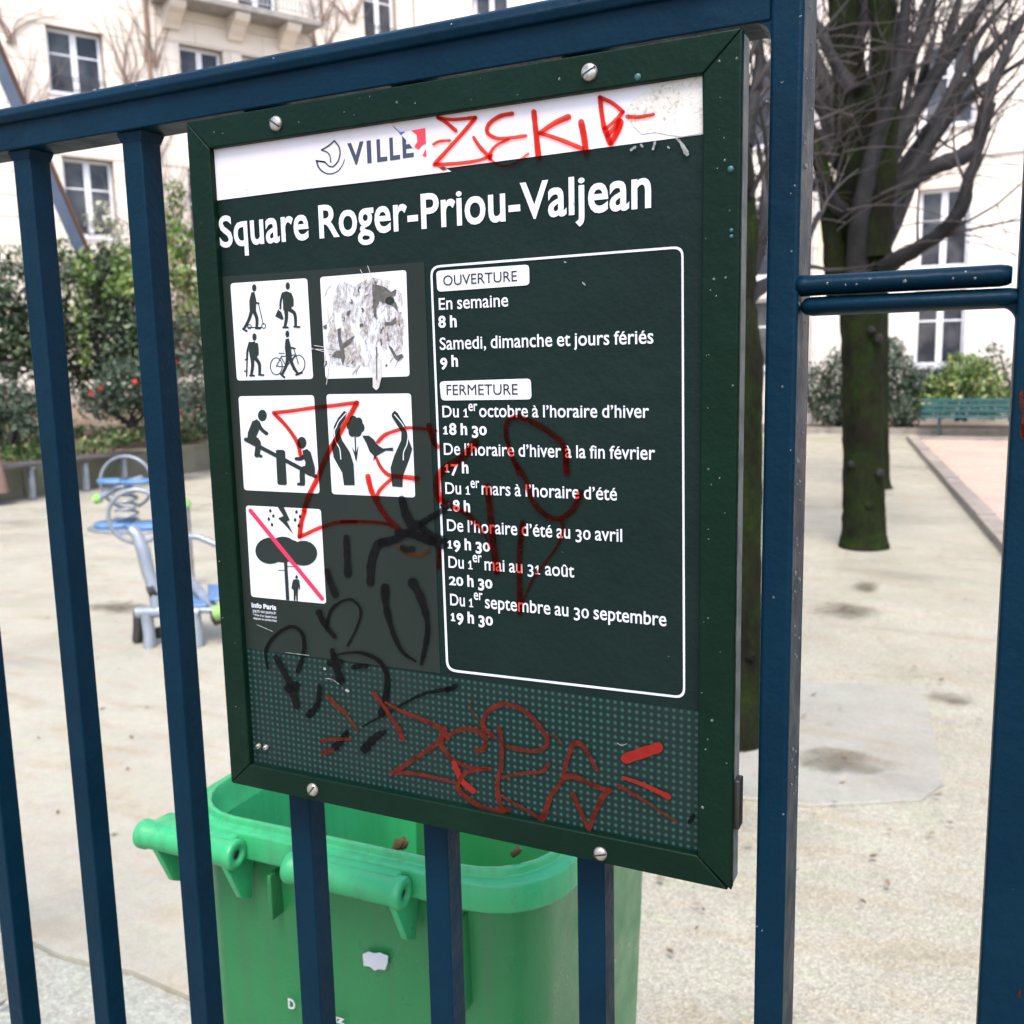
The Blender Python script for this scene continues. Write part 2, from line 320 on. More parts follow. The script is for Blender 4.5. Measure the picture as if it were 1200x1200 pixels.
# soft playground surface: a 1.5 cm slab with a rough near edge
far = [(-10.9, 5), (-10.75, 7.6), (-10.5, 9.4), (-10.4, 12), (-10.2, 15), (-6, 17), (-2.6, 15.5), (-1.6, 9)]
ed2 = edge + far
mb = MB(); n = len(ed2)
mb.add([(a, b, 0.018) for a, b in ed2] + [(a, b, 0.0) for a, b in ed2], [tuple(range(n))[::-1]] + [(i, (i + 1) % n, n + (i + 1) % n, n + i) for i in range(n)])
mb.build('playground_surface', M['soft'], None, 'structure')
sheet('pavement', [(-11.3, 2), (-10.85, 2), (-10.85, 5), (-10.75, 7.6), (-10.5, 9.4), (-10.4, 12), (-10.2, 15), (-9.8, 21), (-11.3, 21)], 0.008, M['slab'])
sheet('sand_area', [(-1.22, 20.05), (0.06, 9.6), (0.25, 8.0), (9, 8.0), (9, 20.05)], 0.008, M['sand'])
# concrete slab patch
sl = [(-1.35, 4.7), (-0.21, 4.93), (-0.087, 3.8), (-0.15, 3.62), (-0.5, 3.42), (-1.3, 3.3)]
mb = MB(); n = len(sl)
mb.add([(a, b, 0.012) for a, b in sl] + [(a, b, 0.0) for a, b in sl], [tuple(range(n))[::-1]] + [(i, (i + 1) % n, n + (i + 1) % n, n + i) for i in range(n)])
mb.build('ground_slab', M['slab'], None, 'structure', bevel=0.004)
def puddle(pxs, z=0.016):
    pts = []
    for i, p in enumerate(pxs):
        q = pxs[(i + 1) % len(pxs)]
        for t in (0, 0.33, 0.66):
            a = at_z(p[0] + (q[0] - p[0]) * t + random.uniform(-1.5, 1.5), p[1] + (q[1] - p[1]) * t + random.uniform(-1.0, 1.0), z); pts.append((a[0], a[1]))
    sheet('puddle', pts[::-1], z, M['puddle'])
for (px, py, wx, wy) in ((985, 892, 85, 17), (1115, 817, 42, 8), (990, 714, 60, 12), (1015, 687, 22, 9), (140, 712, 60, 9)):
    zz_ = 0.022 if px < 300 else 0.016
    puddle([(px + wx * math.cos(a), py + wy * math.sin(a)) for a in [2 * math.pi * k / 10 for k in range(10)]], zz_)
# kerb stones
kerb = empty('kerb', (0, 0, 0)); kerb['kind'] = 'structure'
a0, a1 = Vector((-1.30, 20.12, 0)), Vector((0.16, 9.25, 0)); L = (a1 - a0).length; dr = (a1 - a0) / L; nn = int(L / 1.0)
cube = MB(); cube.box(-0.5, 0.5, -0.5, 0.5, 0, 1)
kproto = cube.build('kerb_stone', M['kerb'], kerb, bevel=0.02)
first = True
def place(o, x, y, z, sx, sy, sz, rz):
    o.location = (x, y, z); o.scale = (sx, sy, sz); o.rotation_euler = (0, 0, rz)
for i in range(nn + 3):
    p = a0 + dr * (i + 0.5) * 1.0
    o = kproto if first else kproto.copy()
    if not first: C.objects.link(o)
    first = False
    place(o, p.x, p.y, 0, 0.985, 0.17, 0.085 + random.uniform(-.006, .006), math.atan2(dr.y, dr.x) + random.uniform(-.008, .008)); o.parent = kerb
for i in range(9):
    o = kproto.copy(); C.objects.link(o); o.parent = kerb
    place(o, -1.15 + i * 1.0 + 0.5, 20.14, 0, 0.985, 0.15, 0.06, 0)
# planter edging in front of the far bushes
pe = empty('planter_edging', (0, 21.45, 0), 0, 'low dark stone edging along the far right flower bed under the teal bench', 'edging')
for i in range(12):
    o = kproto.copy(); C.objects.link(o); o.name = 'edging_stone'; o.parent = pe; place(o, -5.5 + i * 1.0, 0, 0, 0.985, 0.1, 0.13, 0)
    o.data = kproto.data
mb = MB(); mb.box(-6, 7, 21.52, 23, 0, 0.1); mb.build('flower_bed', M['soil'], None, 'structure')

# ------------------------------------------------------------------ buildings
def rects_minus(r, ops):
    rs = [r]
    for o in ops:
        out = []
        for (a, b, c, d) in rs:
            oa, ob, oc, od = o
            if oa >= b or ob <= a or oc >= d or od <= c: out.append((a, b, c, d)); continue
            if c < oc: out.append((a, b, c, oc)); c2 = oc
            else: c2 = c
            if d > od: out.append((a, b, od, d)); d2 = od
            else: d2 = d
            if a < oa: out.append((a, oa, c2, d2))
            if b > ob: out.append((ob, b, c2, d2))
        rs = out
    return [q for q in rs if q[1] - q[0] > 0.02 and q[3] - q[2] > 0.02]
def facade(root, s0, s1, H, ops, mat, depth=0.28, y0=0.0):
    m = MB()
    for (a, b, c, d) in rects_minus((s0, s1, 0, H), ops):
        m.add([(a, y0, c), (b, y0, c), (b, y0, d), (a, y0, d)], [(0, 1, 2, 3)])
    for (a, b, c, d) in ops:
        m.add([(a,y0,c),(b,y0,c),(b,y0,d),(a,y0,d),(a,depth,c),(b,depth,c),(b,depth,d),(a,depth,d)], [(0,3,7,4),(1,5,6,2),(3,2,6,7),(0,4,5,1)])
    m.box(s0, s1, depth + 0.1, 8, 0, H)
    m.add([(s0,y0,0),(s0,depth+.1,0),(s0,depth+.1,H),(s0,y0,H)], [(0,3,2,1)]); m.add([(s1,y0,0),(s1,depth+.1,0),(s1,depth+.1,H),(s1,y0,H)], [(0,1,2,3)])
    m.add([(s0,y0,H),(s1,y0,H),(s1,depth+.1,H),(s0,depth+.1,H)], [(0,1,2,3)])
    return m.build('wall', mat, root)
def window(root, a, b, c, d, y=0.16, tr=0.5, sill=True, cur=None):
    m = MB(); f = 0.07; mid = (a + b) / 2
    m.box(a, a + f, y, y + .06, c, d); m.box(b - f, b, y, y + .06, c, d)
    m.box(a + f, b - f, y, y + .06, c, c + f); m.box(a + f, b - f, y, y + .06, d - f, d)
    m.box(mid - .065, mid + .065, y - .012, y + .06, c + f, d - f)
    zt = c + (d - c) * tr
    for (p, q) in ((a + f, mid - .065), (mid + .065, b - f)): m.box(p, q, y + .01, y + .05, zt - .02, zt + .02)
    o = m.build('window', M['wframe'], root, bevel=0.006, seg=1)
    for (p, q) in ((a + f, mid - .065), (mid + .065, b - f)):
        for (e, g) in ((c + f, zt - .02), (zt + .02, d - f)):
            k = MB(); k.box(p - .004, q + .004, y + .022, y + .03, e - .004, g + .004); k.build('pane', M['glass'], o)
    if cur:
        k = MB(); k.add([(a+f, y+.028, cur[0]), (b-f, y+.028, cur[0]), (b-f, y+.028, cur[1]), (a+f, y+.028, cur[1])], [(0,1,2,3)])
    if sill:
        box('sill', M['wframe'], o, a - .06, b + .06, -.07, y, c - .07, c - .003, 0.01)
    return o
# the left building
lb = empty('apartment_building', (-17.646, 15.301, 0), math.radians(63.566), 'cream stone apartment building at the upper left with a balcony and climbing vines', 'building')
opsL = [(-0.34, 0.78, 7.40, 8.70), (-0.24, 0.80, 4.50, 6.12), (2.42, 3.42, 7.40, 8.80), (3.87, 4.85, 7.40, 8.80), (7.15, 8.10, 9.75, 11.5),
        (2.42, 3.42, 9.75, 11.6), (3.87, 4.85, 9.75, 11.6), (-3.3, -2.25, 7.4, 8.7), (-3.3, -2.25, 4.5, 6.12), (2.42, 3.42, 4.5, 6.12), (6.0, 7.0, 4.5, 6.12), (6.0, 7.0, 7.4, 8.8), (-0.34, 0.78, 10.4, 11.9)]
facade(lb, -12, 9.4, 15, opsL, M['stoneback'])
bc = MB(); bc.box(0, 1, 0, 1, 0, 1); bproto = bc.build('stone_block', M['stone'], lb, bevel=0.02, seg=1); nb = 0
random.seed(11)
for r in range(22):
    z0 = 1.2 + r * 0.45; off = (r % 2) * 0.8
    s = -4.4 - off
    while s < 8.6:
        e = min(s + 1.6, 8.6)
        for (a, b, c, d) in rects_minus((s, e, z0, z0 + 0.45), opsL):
            if nb == 0: o = bproto
            else: o = bproto.copy(); C.objects.link(o); o.parent = lb
            nb += 1
            a2, b2 = a + .004, b - .004
            o.location = (a2, -0.035 - random.uniform(0, .004), c + .005); o.scale = (b2 - a2, 0.033, d - c - .010)
        s = e
for i, (a, b, c, d) in enumerate(opsL): window(lb, a + .003, b - .003, c + .003, d - .003, tr=0.62 if i < 2 else 0.55)
# balcony with brackets
bal = box('balcony', M['stonegrey'], lb, 1.85, 5.6, -0.75, -0.04, 9.52, 9.66, 0.02)
rl = MB(); rl.box(1.88, 5.57, -.73, -.70, 10.5, 10.54); rl.box(1.88, 5.57, -.72, -.70, 9.74, 9.76)
for k in range(38): x = 1.9 + k * 0.0985; rl.box(x, x + .018, -.724, -.706, 9.76, 10.5)
for xx in (1.88, 5.55): rl.box(xx, xx + .02, -.70, -.04, 10.5, 10.54); rl.box(xx, xx + .02, -.70, -.04, 9.74, 9.76)
rl.build('railing', M['railwhite'], bal)
for s in (2.08, 3.53, 4.78):
    m = MB()
    prof = [(-0.04, 9.05), (-0.14, 9.05), (-0.20, 9.13), (-0.30, 9.2), (-0.42, 9.30), (-0.60, 9.36), (-0.66, 9.44), (-0.66, 9.52), (-0.04, 9.52)]
    n = len(prof); m.add([(s, y, z) for y, z in prof] + [(s + .34, y, z) for y, z in prof], [tuple(range(n)), tuple(range(n, 2 * n))[::-1]] + [(i, n + i, n + (i + 1) % n, (i + 1) % n) for i in range(n)])
    m.build('bracket', M['stone'], lb)
for (a, b, c) in ((-0.34, 0.78, 7.40), (-0.24, 0.80, 4.50), (7.15, 8.1, 9.75)):
    m = MB()
    for z in (0.30, 0.24, 0.06): m.box(a + .01, b - .01, -.10, -.085, c + z, c + z + .018)
    for k in range(9): x = a + .03 + k * (b - a - .06) / 8; m.box(x, x + .012, -.098, -.088, c + .0, c + .3)
    m.build('window_guard', M['iron'], lb)
m = MB(); m.box(-0.5, 1.1, -.14, -.04, 4.02, 4.12); m.box(-4.4, 8.6, -.10, -.037, 3.88, 3.99); m.build('ledge', M['stone'], lb, bevel=0.012)
m = MB(); m.tube([(1.72, -.09, 1.2), (1.72, -.09, 9.5), (1.74, -.09, 12)], .045, 8); m.build('downpipe', M['vine'], lb)
# the right building
rb = empty('rendered_building', (0, 23, 0), 0, 'cream rendered building behind the trees and bushes at the right', 'building')
opsR = []
for xc in (-1.02, -4.6, -8.2, -11.6, 2.6, 6.2):
    opsR += [(xc - .5, xc + .5, 1.36, 2.95), (xc - .5, xc + .5, 3.42, 5.05), (xc - .5, xc + .5, 6.3, 7.95), (xc - .5, xc + .5, 9.2, 10.8)]
facade(rb, -13.75, 14, 15, opsR, M['render'])
for (a, b, c, d) in opsR: window(rb, a + .003, b - .003, c + .003, d - .003, tr=0.6)
m = MB(); m.tube([(-3.62, -.08, 0), (-3.62, -.08, 14)], .055, 8)
for z in (1.2, 4, 7, 10): m.tube([(-3.62, -.08, z), (-3.62, -.08, z + .1)], .07, 8)
m.build('downpipe', M['pipe'], rb)
m = MB(); m.box(-13.7, 14, -.06, -.003, 5.62, 5.80); m.box(-13.7, 14, -.06, -.003, 8.6, 8.75); m.build('string_course', M['render'], rb, bevel=0.01)

# ------------------------------------------------------------------ foliage helpers
def leaves(n, lobes, size, seed=0, flat=0.0, shell=0.55):
    """n leaf quads spread through a list of ellipsoid lobes (cx,cy,cz,rx,ry,rz)"""
    rs = np.random.RandomState(seed); V = []; Fc = []
    vol = np.array([(l[3] * l[4] * l[5]) ** 0.75 for l in lobes]); vol /= vol.sum()
    for li in rs.choice(len(lobes), n, p=vol):
        cx, cy, cz, rx, ry, rz = lobes[li]
        d = rs.normal(size=3); d /= np.linalg.norm(d); r = (shell + (1 - shell) * rs.rand()) * (1 + 0.12 * rs.randn())
        c = np.array([cx + d[0] * rx * r, cy + d[1] * ry * r, cz + d[2] * rz * r])
        t = rs.normal(size=3) + d * 0.5; t[2] *= (1 - flat); t /= np.linalg.norm(t)
        nrm = d * 0.9 + rs.normal(size=3) * 0.7 + np.array([0, 0, 0.5]); b = np.cross(nrm, t); b /= (np.linalg.norm(b) + 1e-6)
        nn = np.cross(t, b)
        L = size * rs.uniform(0.6, 1.35); W = L * rs.uniform(0.35, 0.6)
        i = len(V)
        V += [c - t * L / 2, c + b * W / 2 - nn * L * .08, c + t * L / 2 - nn * L * .12, c - b * W / 2 - nn * L * .08]
        Fc.append((i, i + 1, i + 2, i + 3))
    m = MB(); m.add(V, Fc, False); return m
def shrub(name, label, cat, lobes, n, size, mat, seed, stems=6, group=None, flowers=0):
    base = Vector((np.mean([l[0] for l in lobes]), np.mean([l[1] for l in lobes]), min(l[2] - l[5] for l in lobes)))
    root = empty(name, base, 0, label, cat, group)
    L2 = [(l[0] - base.x, l[1] - base.y, l[2] - base.z, l[3], l[4], l[5]) for l in lobes]
    f = leaves(n, L2, size, seed).build('foliage', M[mat], root, 'stuff')
    rr = random.Random(seed); m = MB()
    for k in range(stems):
        l = L2[k % len(L2)]; e = Vector((l[0] + rr.uniform(-.5, .5) * l[3], l[1] + rr.uniform(-.5, .5) * l[4], l[2] + rr.uniform(0, .5) * l[5]))
        b = Vector((rr.uniform(-.15, .15), rr.uniform(-.15, .15), 0)); mid = (b + e) / 2 + Vector((rr.uniform(-.1, .1), 0, 0))
        m.tube([b, mid, e], [.025, .017, .008], 5)
    m.build('stems', M['branch'], root)
    if flowers:
        m = MB()
        for k in range(flowers):
            l = L2[rr.randrange(len(L2))]; a = rr.uniform(0, 6.28)
            c = Vector((l[0] + math.cos(a) * l[3] * .9, l[1] - abs(math.sin(a)) * l[4], l[2] + rr.uniform(-.7, .7) * l[5]))
            for q in range(7):
                t = Vector((rr.gauss(0, 1), rr.gauss(0, 1), rr.gauss(0, 1))).normalized(); u = t.orthogonal().normalized(); z = c + t * .025
                m.add([z - u * .035, z + t.cross(u) * .03, z + u * .035, z - t.cross(u) * .03], [(0, 1, 2, 3)])
        m.build('flowers', M['flower'], root)
    return root
def lobe(px, py, d, rx, rz, ry=None):
    c = at_d(px, py, d); return (c[0], c[1], c[2], rx, ry or rx, rz)

def lobeY(px, py, y, rx, rz):
    c = at_y(px, py, y); return (c[0], c[1], c[2], rx, rx, rz)
# ------------------------------------------------------------------ left side: retaining wall, bed, shrubs
rw = empty('retaining_wall', (-11.35, 0, 0), 0, 'low mossy concrete retaining wall along the left flower bed', 'wall')
ys = [2.0, 4.2, 6.4, 8.6, 10.75, 12.6, 14.8, 17.0, 19.2]
for i in range(len(ys) - 1):
    h = 0.42 + 0.01 * (i % 2); box('wall_segment', M['conc'], rw, -0.28, 0.004 * (i % 2), ys[i] + .006, ys[i + 1] - .006, 0, h, 0.015)
bedm = MB(); nx, ny = 14, 30; random.seed(5)
for j in range(ny + 1):
    for i in range(nx + 1):
        x = -11.6 - i * 0.9; y = 1 + j * 0.75
        bedm.v.append((x, y, 0.40 + i * 0.075 + random.uniform(-.04, .04) * (i > 0)))
for j in range(ny):
    for i in range(nx): a = j * (nx + 1) + i; bedm.f.append((a, a + 1, a + nx + 2, a + nx + 1)); bedm.sm.append(True)
o = bedm.build('earth_bed', M['soil'], None, 'structure')
shrub('evergreen_shrub', 'large dark evergreen shrub rising behind the low wall at the left', 'shrub',
      [lobe(95, 350, 15.2, .75, .75), lobe(130, 400, 14.8, .7, .7), lobe(75, 420, 15.0, .55, .6), lobe(160, 355, 15.2, .55, .55), lobe(120, 320, 15.6, .55, .45), lobe(168, 420, 15, .45, .55)], 9000, .10, 'leafdark', 21)
shrub('evergreen_shrub', 'dark green shrub cut off by the left edge of the picture', 'shrub',
      [lobe(20, 340, 14.2, .6, .55), lobe(-20, 380, 14.4, .7, .7), lobe(40, 395, 14.3, .5, .5), lobe(10, 415, 14.2, .5, .35), lobe(-60, 350, 14.6, .8, .8)], 6500, .10, 'leafdark', 22)
shrub('rose_bush', 'bluish green rose bush with red blooms next to the dark evergreen shrub', 'shrub',
      [lobe(150, 452, 13.6, .5, .42), lobe(185, 470, 13.8, .4, .35), lobe(120, 470, 13.4, .38, .28)], 3600, .075, 'leafmid', 23, flowers=3)
shrub('rose_bush', 'tall grey green bush with a few red blooms just left of the notice board', 'shrub',
      [lobe(225, 400, 15.4, .5, .5), lobe(222, 450, 15.0, .55, .5), lobe(245, 480, 14.8, .45, .4), lobe(262, 420, 15.4, .5, .7)], 4600, .085, 'leafmid', 24, flowers=3)
shrub('climbing_plant', 'light green climber with yellow leaves growing over the dark shrub', 'climber',
      [lobe(100, 320, 14.5, .18, .35), lobe(95, 370, 14.2, .12, .45), lobe(150, 335, 14.5, .3, .22), lobe(98, 410, 14.1, .10, .3), lobe(145, 310, 14.8, .2, .2)], 900, .10, 'leaflight', 25)
shrub('climbing_plant', 'light green climber on the vine covered wall beside the notice board', 'climber',
      [lobe(215, 285, 17.5, .4, .35), lobe(225, 330, 17.2, .4, .3), lobe(195, 265, 17.8, .3, .25), lobe(250, 300, 17.6, .4, .6)], 1000, .13, 'leaflight', 26)
shrub('climbing_plant', 'pale blossom like climber in front of the lower stone framed window', 'climber',
      [lobe(118, 258, 17.5, .28, .35), lobe(150, 275, 17.3, .4, .28), lobe(170, 300, 17.0, .4, .3), lobe(190, 250, 17.9, .25, .4), lobe(60, 300, 16, .4, .15), lobe(20, 295, 15.5, .4, .15)], 650, .11, 'leafpale', 27)
shrub('low_shrub', 'low mid green shrub beside the stump at the left edge behind the low wall', 'shrub',
      [lobe(15, 470, 13.4, .35, .4), lobe(40, 490, 13.2, .3, .3), lobe(-20, 480, 13.4, .4, .45)], 2600, .08, 'leafmid', 28)
shrub('climbing_plant', 'leafy green climber reaching up the wall under the upper stone framed window', 'climber',
      [lobe(205, 235, 18.2, .22, .5), lobe(195, 320, 17.2, .35, .4), lobe(60, 290, 15.6, .35, .22), lobe(140, 300, 16.4, .35, .25), lobe(230, 370, 16.5, .4, .4)], 1500, .10, 'leaflight', 29)
# ivy ground cover (stuff)
random.seed(9); lob = []
for k in range(90):
    y = random.uniform(5, 18); x = -11.75 - abs(random.gauss(0, 1.3)); lob.append((x, y, 0.46 + (-11.6 - x) * 0.083 + random.uniform(0, .12), random.uniform(.25, .5), random.uniform(.25, .5), random.uniform(.08, .2)))
tag(leaves(15000, lob, .085, 31).build('ivy_ground_cover', M['leafivy'], None, 'stuff'), 'bright ivy and low leafy ground cover filling the raised bed', 'ground cover')
# rocks, stump
c = at_d(-4, 545, 11.9); m = MB(); m.tube([(c[0] - .1, c[1], c[2] - .35), (c[0] - .1, c[1], c[2] + .1), (c[0] - .12, c[1], c[2] + .55)], [.15, .11, .08], 12, bump=.18)
tag(m.build('tree_stump', M['vine']), 'reddish brown stump at the left edge behind the low wall', 'stump')
# leaning pale beam
A, B = at_d(-60, -60, 13.0), at_d(97, 300, 15.4); A, B = Vector(A), Vector(B); dv = (B - A).normalized(); sdv = dv.cross(Vector((0.5, -0.8, 0))).normalized(); up2 = sdv.cross(dv)
lbm = empty('leaning_beam', B, 0, 'pale blue painted beam leaning diagonally in front of the building at the upper left', 'beam')
def obeam(A, B, s, w, u, h, off):
    m = MB(); q = []
    for P in (A, B):
        for (i, j) in ((-1, -1), (1, -1), (1, 1), (-1, 1)): q.append(P + s * w * i + u * (h * j + off))
    m.add(q, [(0, 1, 2, 3), (7, 6, 5, 4), (0, 4, 5, 1), (1, 5, 6, 2), (2, 6, 7, 3), (3, 7, 4, 0)]); return m
B2 = B + dv * 2.5
obeam(A - B, B2 - B, sdv, .085, up2, .04, 0).build('board', M['beam'], lbm, bevel=.01)
obeam(A - B - sdv * .1, B2 - B - sdv * .1, sdv, .03, up2, .05, -.03).build('underside_board', M['brownwood'], lbm, bevel=.01)
# vines on the left building (world -> built in the building's local frame)
random.seed(17)
def vinemesh(starts, seed, L=9):
    rr = random.Random(seed); m = MB()
    for (s, z, dz, n) in starts:
        for k in range(n):
            x, zz = s + rr.uniform(-.12, .12), z; a = rr.uniform(-.5, .5); P = []
            R0 = rr.uniform(.008, .022)
            for q in range(L):
                P.append((x, -.06 - rr.uniform(0, .03), zz)); a += rr.uniform(-.45, .45); a *= .9; x += math.sin(a) * .25; zz += math.cos(a) * dz * .25
            m.tube(P, [R0 * (1 - .8 * i / L) for i in range(L)], 4, cap=False)
    return m
v1 = vinemesh([(1.55, 1.5, 1.3, 26), (1.75, 4.0, 1.2, 22), (1.7, 6.2, 1.2, 14), (1.8, 8.2, 1, 10), (2.2, 3.5, 1.1, 16), (1.2, 7.6, .8, 8), (-.8, 6.5, .9, 8), (-1.0, 8.2, .6, 6), (5.9, 8.6, 1, 14), (5.9, 9.8, .8, 8), (6.8, 10.0, .7, 7), (2.0, 1.5, 1.4, 24), (2.6, 2.0, 1.3, 20)], 41)
vo = v1.build('dry_vine', M['vine'], None); vo.matrix_world = Matrix.Translation(lb.location) @ Matrix.Rotation(math.radians(63.566), 4, 'Z')
tag(vo, 'tangle of bare brown vines climbing the cream stone wall beside the balcony', 'vine')

# wall seats
def wall_seat(y0, y1, label):
    r = empty('wall_seat', (-11.34, (y0 + y1) / 2, 0), 0, label, 'bench', 'seats fixed along the low wall'); h = (y1 - y0) / 2
    for k in range(3): box('seat_board', M['slabdark'], r, .02 + k * .14, .02 + k * .14 + .13, -h, h, .44, .475, .006)
    box('bracket', M['galv'], r, .02, .42, h - .35, h - .29, .40, .438, .004); box('leg', M['galv'], r, .33, .39, h - .35, h - .29, .02, .398, .005)
    box('leg', M['galv'], r, .33, .39, -h + .29, -h + .35, .02, .398, .005)
wall_seat(6.7, 8.75, 'dark board seat on the low wall cut off by the left edge of the picture')
wall_seat(8.95, 10.25, 'dark board seat on the low wall behind the back steel hoop')

# ------------------------------------------------------------------ exercise equipment
def ring(m, c, R, r, u, v, n=28, k=6, a0=0, a1=2 * math.pi):
    pts = [Vector(c) + Vector(u) * R * math.cos(a0 + (a1 - a0) * i / n) + Vector(v) * R * math.sin(a0 + (a1 - a0) * i / n) for i in range(n + 1)]
    m.tube(pts, r, k, cap=False)
def disc(m, c, rx, ry, z0, z1, n=28):
    m.loft([[(c[0] + rx * s * math.cos(2*math.pi*i/n), c[1] + ry * s * math.sin(2*math.pi*i/n), z) for i in range(n)] for s, z in ((.96, z0), (1, z0 + (z1 - z0) * .3), (1, z0 + (z1 - z0) * .7), (.96, z1))], True, True, True)
rgt = Vector((RM[0, 0], RM[1, 0], 0)).normalized(); fwd = Vector((-rgt.y, rgt.x, 0))
# back machine: spring balance plates
e2 = at_z(146, 622); d2 = (e2[1] * RM[1, 2] + e2[0] * RM[0, 2]); E2 = Vector((e2[0], e2[1], 0.018))
s2 = empty('spring_balance_board', E2, 0, 'blue spring balance board with a steel hoop at the back of the playground', 'exercise equipment')
m = MB(); disc(m, (-.12, 0), .22, .20, 0.02, .07); m.build('foot_plate', M['plateblue'], s2)
m = MB(); disc(m, (.27, .06), .22, .20, 0.02, .07); m.build('foot_plate', M['plateblue'], s2)
m = MB(); disc(m, (.05, .03), .5, .32, 0.0, .022); m.build('base_plate', M['galv'], s2)
m = MB(); P = [(.02 + .11 * math.cos(t * .5), .03 + .11 * math.sin(t * .5), .07 + t * .0062) for t in range(0, 64)]; m.tube(P, .016, 6); m.build('spring', M['galv'], s2)
m = MB(); disc(m, (-.10, 0), .19, .13, 0.47, .51); m.build('standing_plate', M['plateblue'], s2)
m = MB(); disc(m, (.15, .05), .19, .13, 0.47, .51); m.build('standing_plate', M['plateblue'], s2)
m = MB(); ring(m, Vector((-.08, .15, .46)), .27, .017, rgt, (0, 0, 1)); m.build('hoop', M['galv'], s2)
m = MB(); m.tube([Vector((-.20, -.1, .33)), Vector((-.02, 0, .44)), Vector((.2, .1, .52))], .035, 8); m.build('arm', M['galv'], s2)
m = MB(); bm_c = Vector((-.22, -.11, .32)); m.tube([bm_c + Vector((-.03, -.03, -.02)), bm_c + Vector((.02, .02, .01))], [.04, .055], 10); m.build('end_cap', M['lime'], s2)
# front machine
e1 = at_z(195, 762); E1 = Vector((e1[0], e1[1], 0.018)); dep1 = float(np.dot(e1 - EYE, RM[:, 2])); K = dep1 / F
def q1(px, py, off=0.0):                       # point of the machine, measured in its own upright plane
    v = at_d(px, py, dep1 + off) - np.array(E1); return Vector(v)
s1 = empty('exercise_bike', E1, 0, 'grey tube exercise machine with hoop, blue footplates and lime caps beside the notice board', 'exercise equipment')
m = MB(); m.tube([q1(160, 718), q1(200, 716), q1(234, 718)], .035, 8); m.build('base_beam', M['galv'], s1)
for (a, b) in (((172, 720), (176, 765)), ((228, 720), (232, 758))):
    m = MB(); m.tube([q1(*a), q1((a[0] + b[0]) / 2 + 1, (a[1] + b[1]) / 2), q1(*b)], [.036, .034, .036], 8); m.build('leg', M['galv'], s1)
m = MB(); m.tube([q1(162, 716, .1), q1(163, 735, .1), q1(161, 752, .1)], [.03, .034, .03], 8); m.tube([q1(185, 735, .1), q1(188, 748, .1)], [.05, .02], 8); m.build('rear_foot', M['black'], s1)
m = MB(); m.tube([q1(153, 620), q1(160, 626), q1(168, 645), q1(173, 668), q1(181, 692), q1(183, 716)], [.03, .035, .04, .038, .036, .03], 10); m.build('arm', M['galv'], s1)
m = MB(); m.tube([q1(176, 694), q1(184, 690)], .045, 10); m.build('joint', M['black'], s1)
m = MB(); ring(m, q1(160, 605), .155, .014, rgt + fwd * .15, (0, 0, 1)); m.build('hoop', M['galv'], s1)
m = MB(); m.tube([q1(205, 636), q1(217, 628), q1(232, 629), q1(244, 634), q1(262, 642)], .018, 8); m.build('handlebar', M['galv'], s1)
m = MB(); m.tube([q1(219, 676, .3), q1(255, 718)], .03, 8); m.build('brace', M['galv'], s1)
for (x0, x1, y0, y1) in ((221, 243, 712, 696), (245, 268, 705, 688)):
    m = MB(); a, b, c, d = q1(x0, y0), q1(x1, y0), q1(x1 - 4, y1, .35), q1(x0 - 2, y1, .35); t = Vector((0, 0, .02))
    m.add([a, b, c, d, a + t, b + t, c + t, d + t], [(0,3,2,1),(4,5,6,7),(0,1,5,4),(1,2,6,5),(2,3,7,6),(3,0,4,7)]); m.build('foot_plate', M['plateblue'], s1, bevel=.008)
m = MB(); m.tube([q1(218, 714), q1(262, 716)], .018, 8); m.tube([q1(218, 714), q1(216, 695, .35)], .018, 8); m.build('platform_frame', M['galv'], s1)
m = MB(); m.tube([q1(250, 724), q1(262, 720)], .05, 12); m.build('roller', M['black'], s1)
m = MB(); m.tube([q1(252, 719, -.04), q1(264, 715, -.04)], .045, 12); m.build('end_cap', M['lime'], s1)
ep = at_z(224, 690); EP = Vector((ep[0], ep[1], .018)); kp = float(np.dot(ep - EYE, RM[:, 2]))
s3 = empty('short_post', EP, 0, 'short brown grey post with a lime cap between the second bar and the notice board', 'post')
hp = 0.60
m = MB(); m.tube([(0, 0, 0), (0, 0, hp)], .032, 12); m.build('pole', M['postbr'], s3)
m = MB(); m.tube([(0, 0, hp), (0, 0, hp + .03), (0, 0, hp + .05)], [.045, .045, .03], 12); m.build('cap', M['lime'], s3)

# ------------------------------------------------------------------ right side bushes and bench
shrub('garden_shrub', 'grey green shrub with red flowers between the blue post and the main trunk', 'shrub',
      [lobeY(985, 440, 22.1, .5, .6), lobeY(975, 480, 22.1, .5, .4), lobeY(1005, 470, 21.9, .5, .5), lobeY(955, 455, 22.1, .4, .55)], 3800, .10, 'leafmid', 51, flowers=4)
shrub('garden_shrub', 'dark green shrub immediately right of the main tree trunk', 'shrub',
      [lobeY(1050, 440, 22.1, .45, .5), lobeY(1060, 480, 21.9, .5, .4), lobeY(1085, 450, 22.1, .45, .4), lobeY(1045, 410, 22.3, .3, .3)], 3800, .10, 'leafmid', 52)
shrub('garden_shrub', 'bright light green bush behind the teal bench', 'shrub',
      [lobeY(1110, 452, 22.0, .5, .35), lobeY(1130, 430, 22.1, .5, .32), lobeY(1150, 445, 22.0, .45, .4), lobeY(1100, 470, 21.9, .5, .35), lobeY(1160, 470, 22.1, .5, .4)], 4600, .10, 'leaflight', 53)
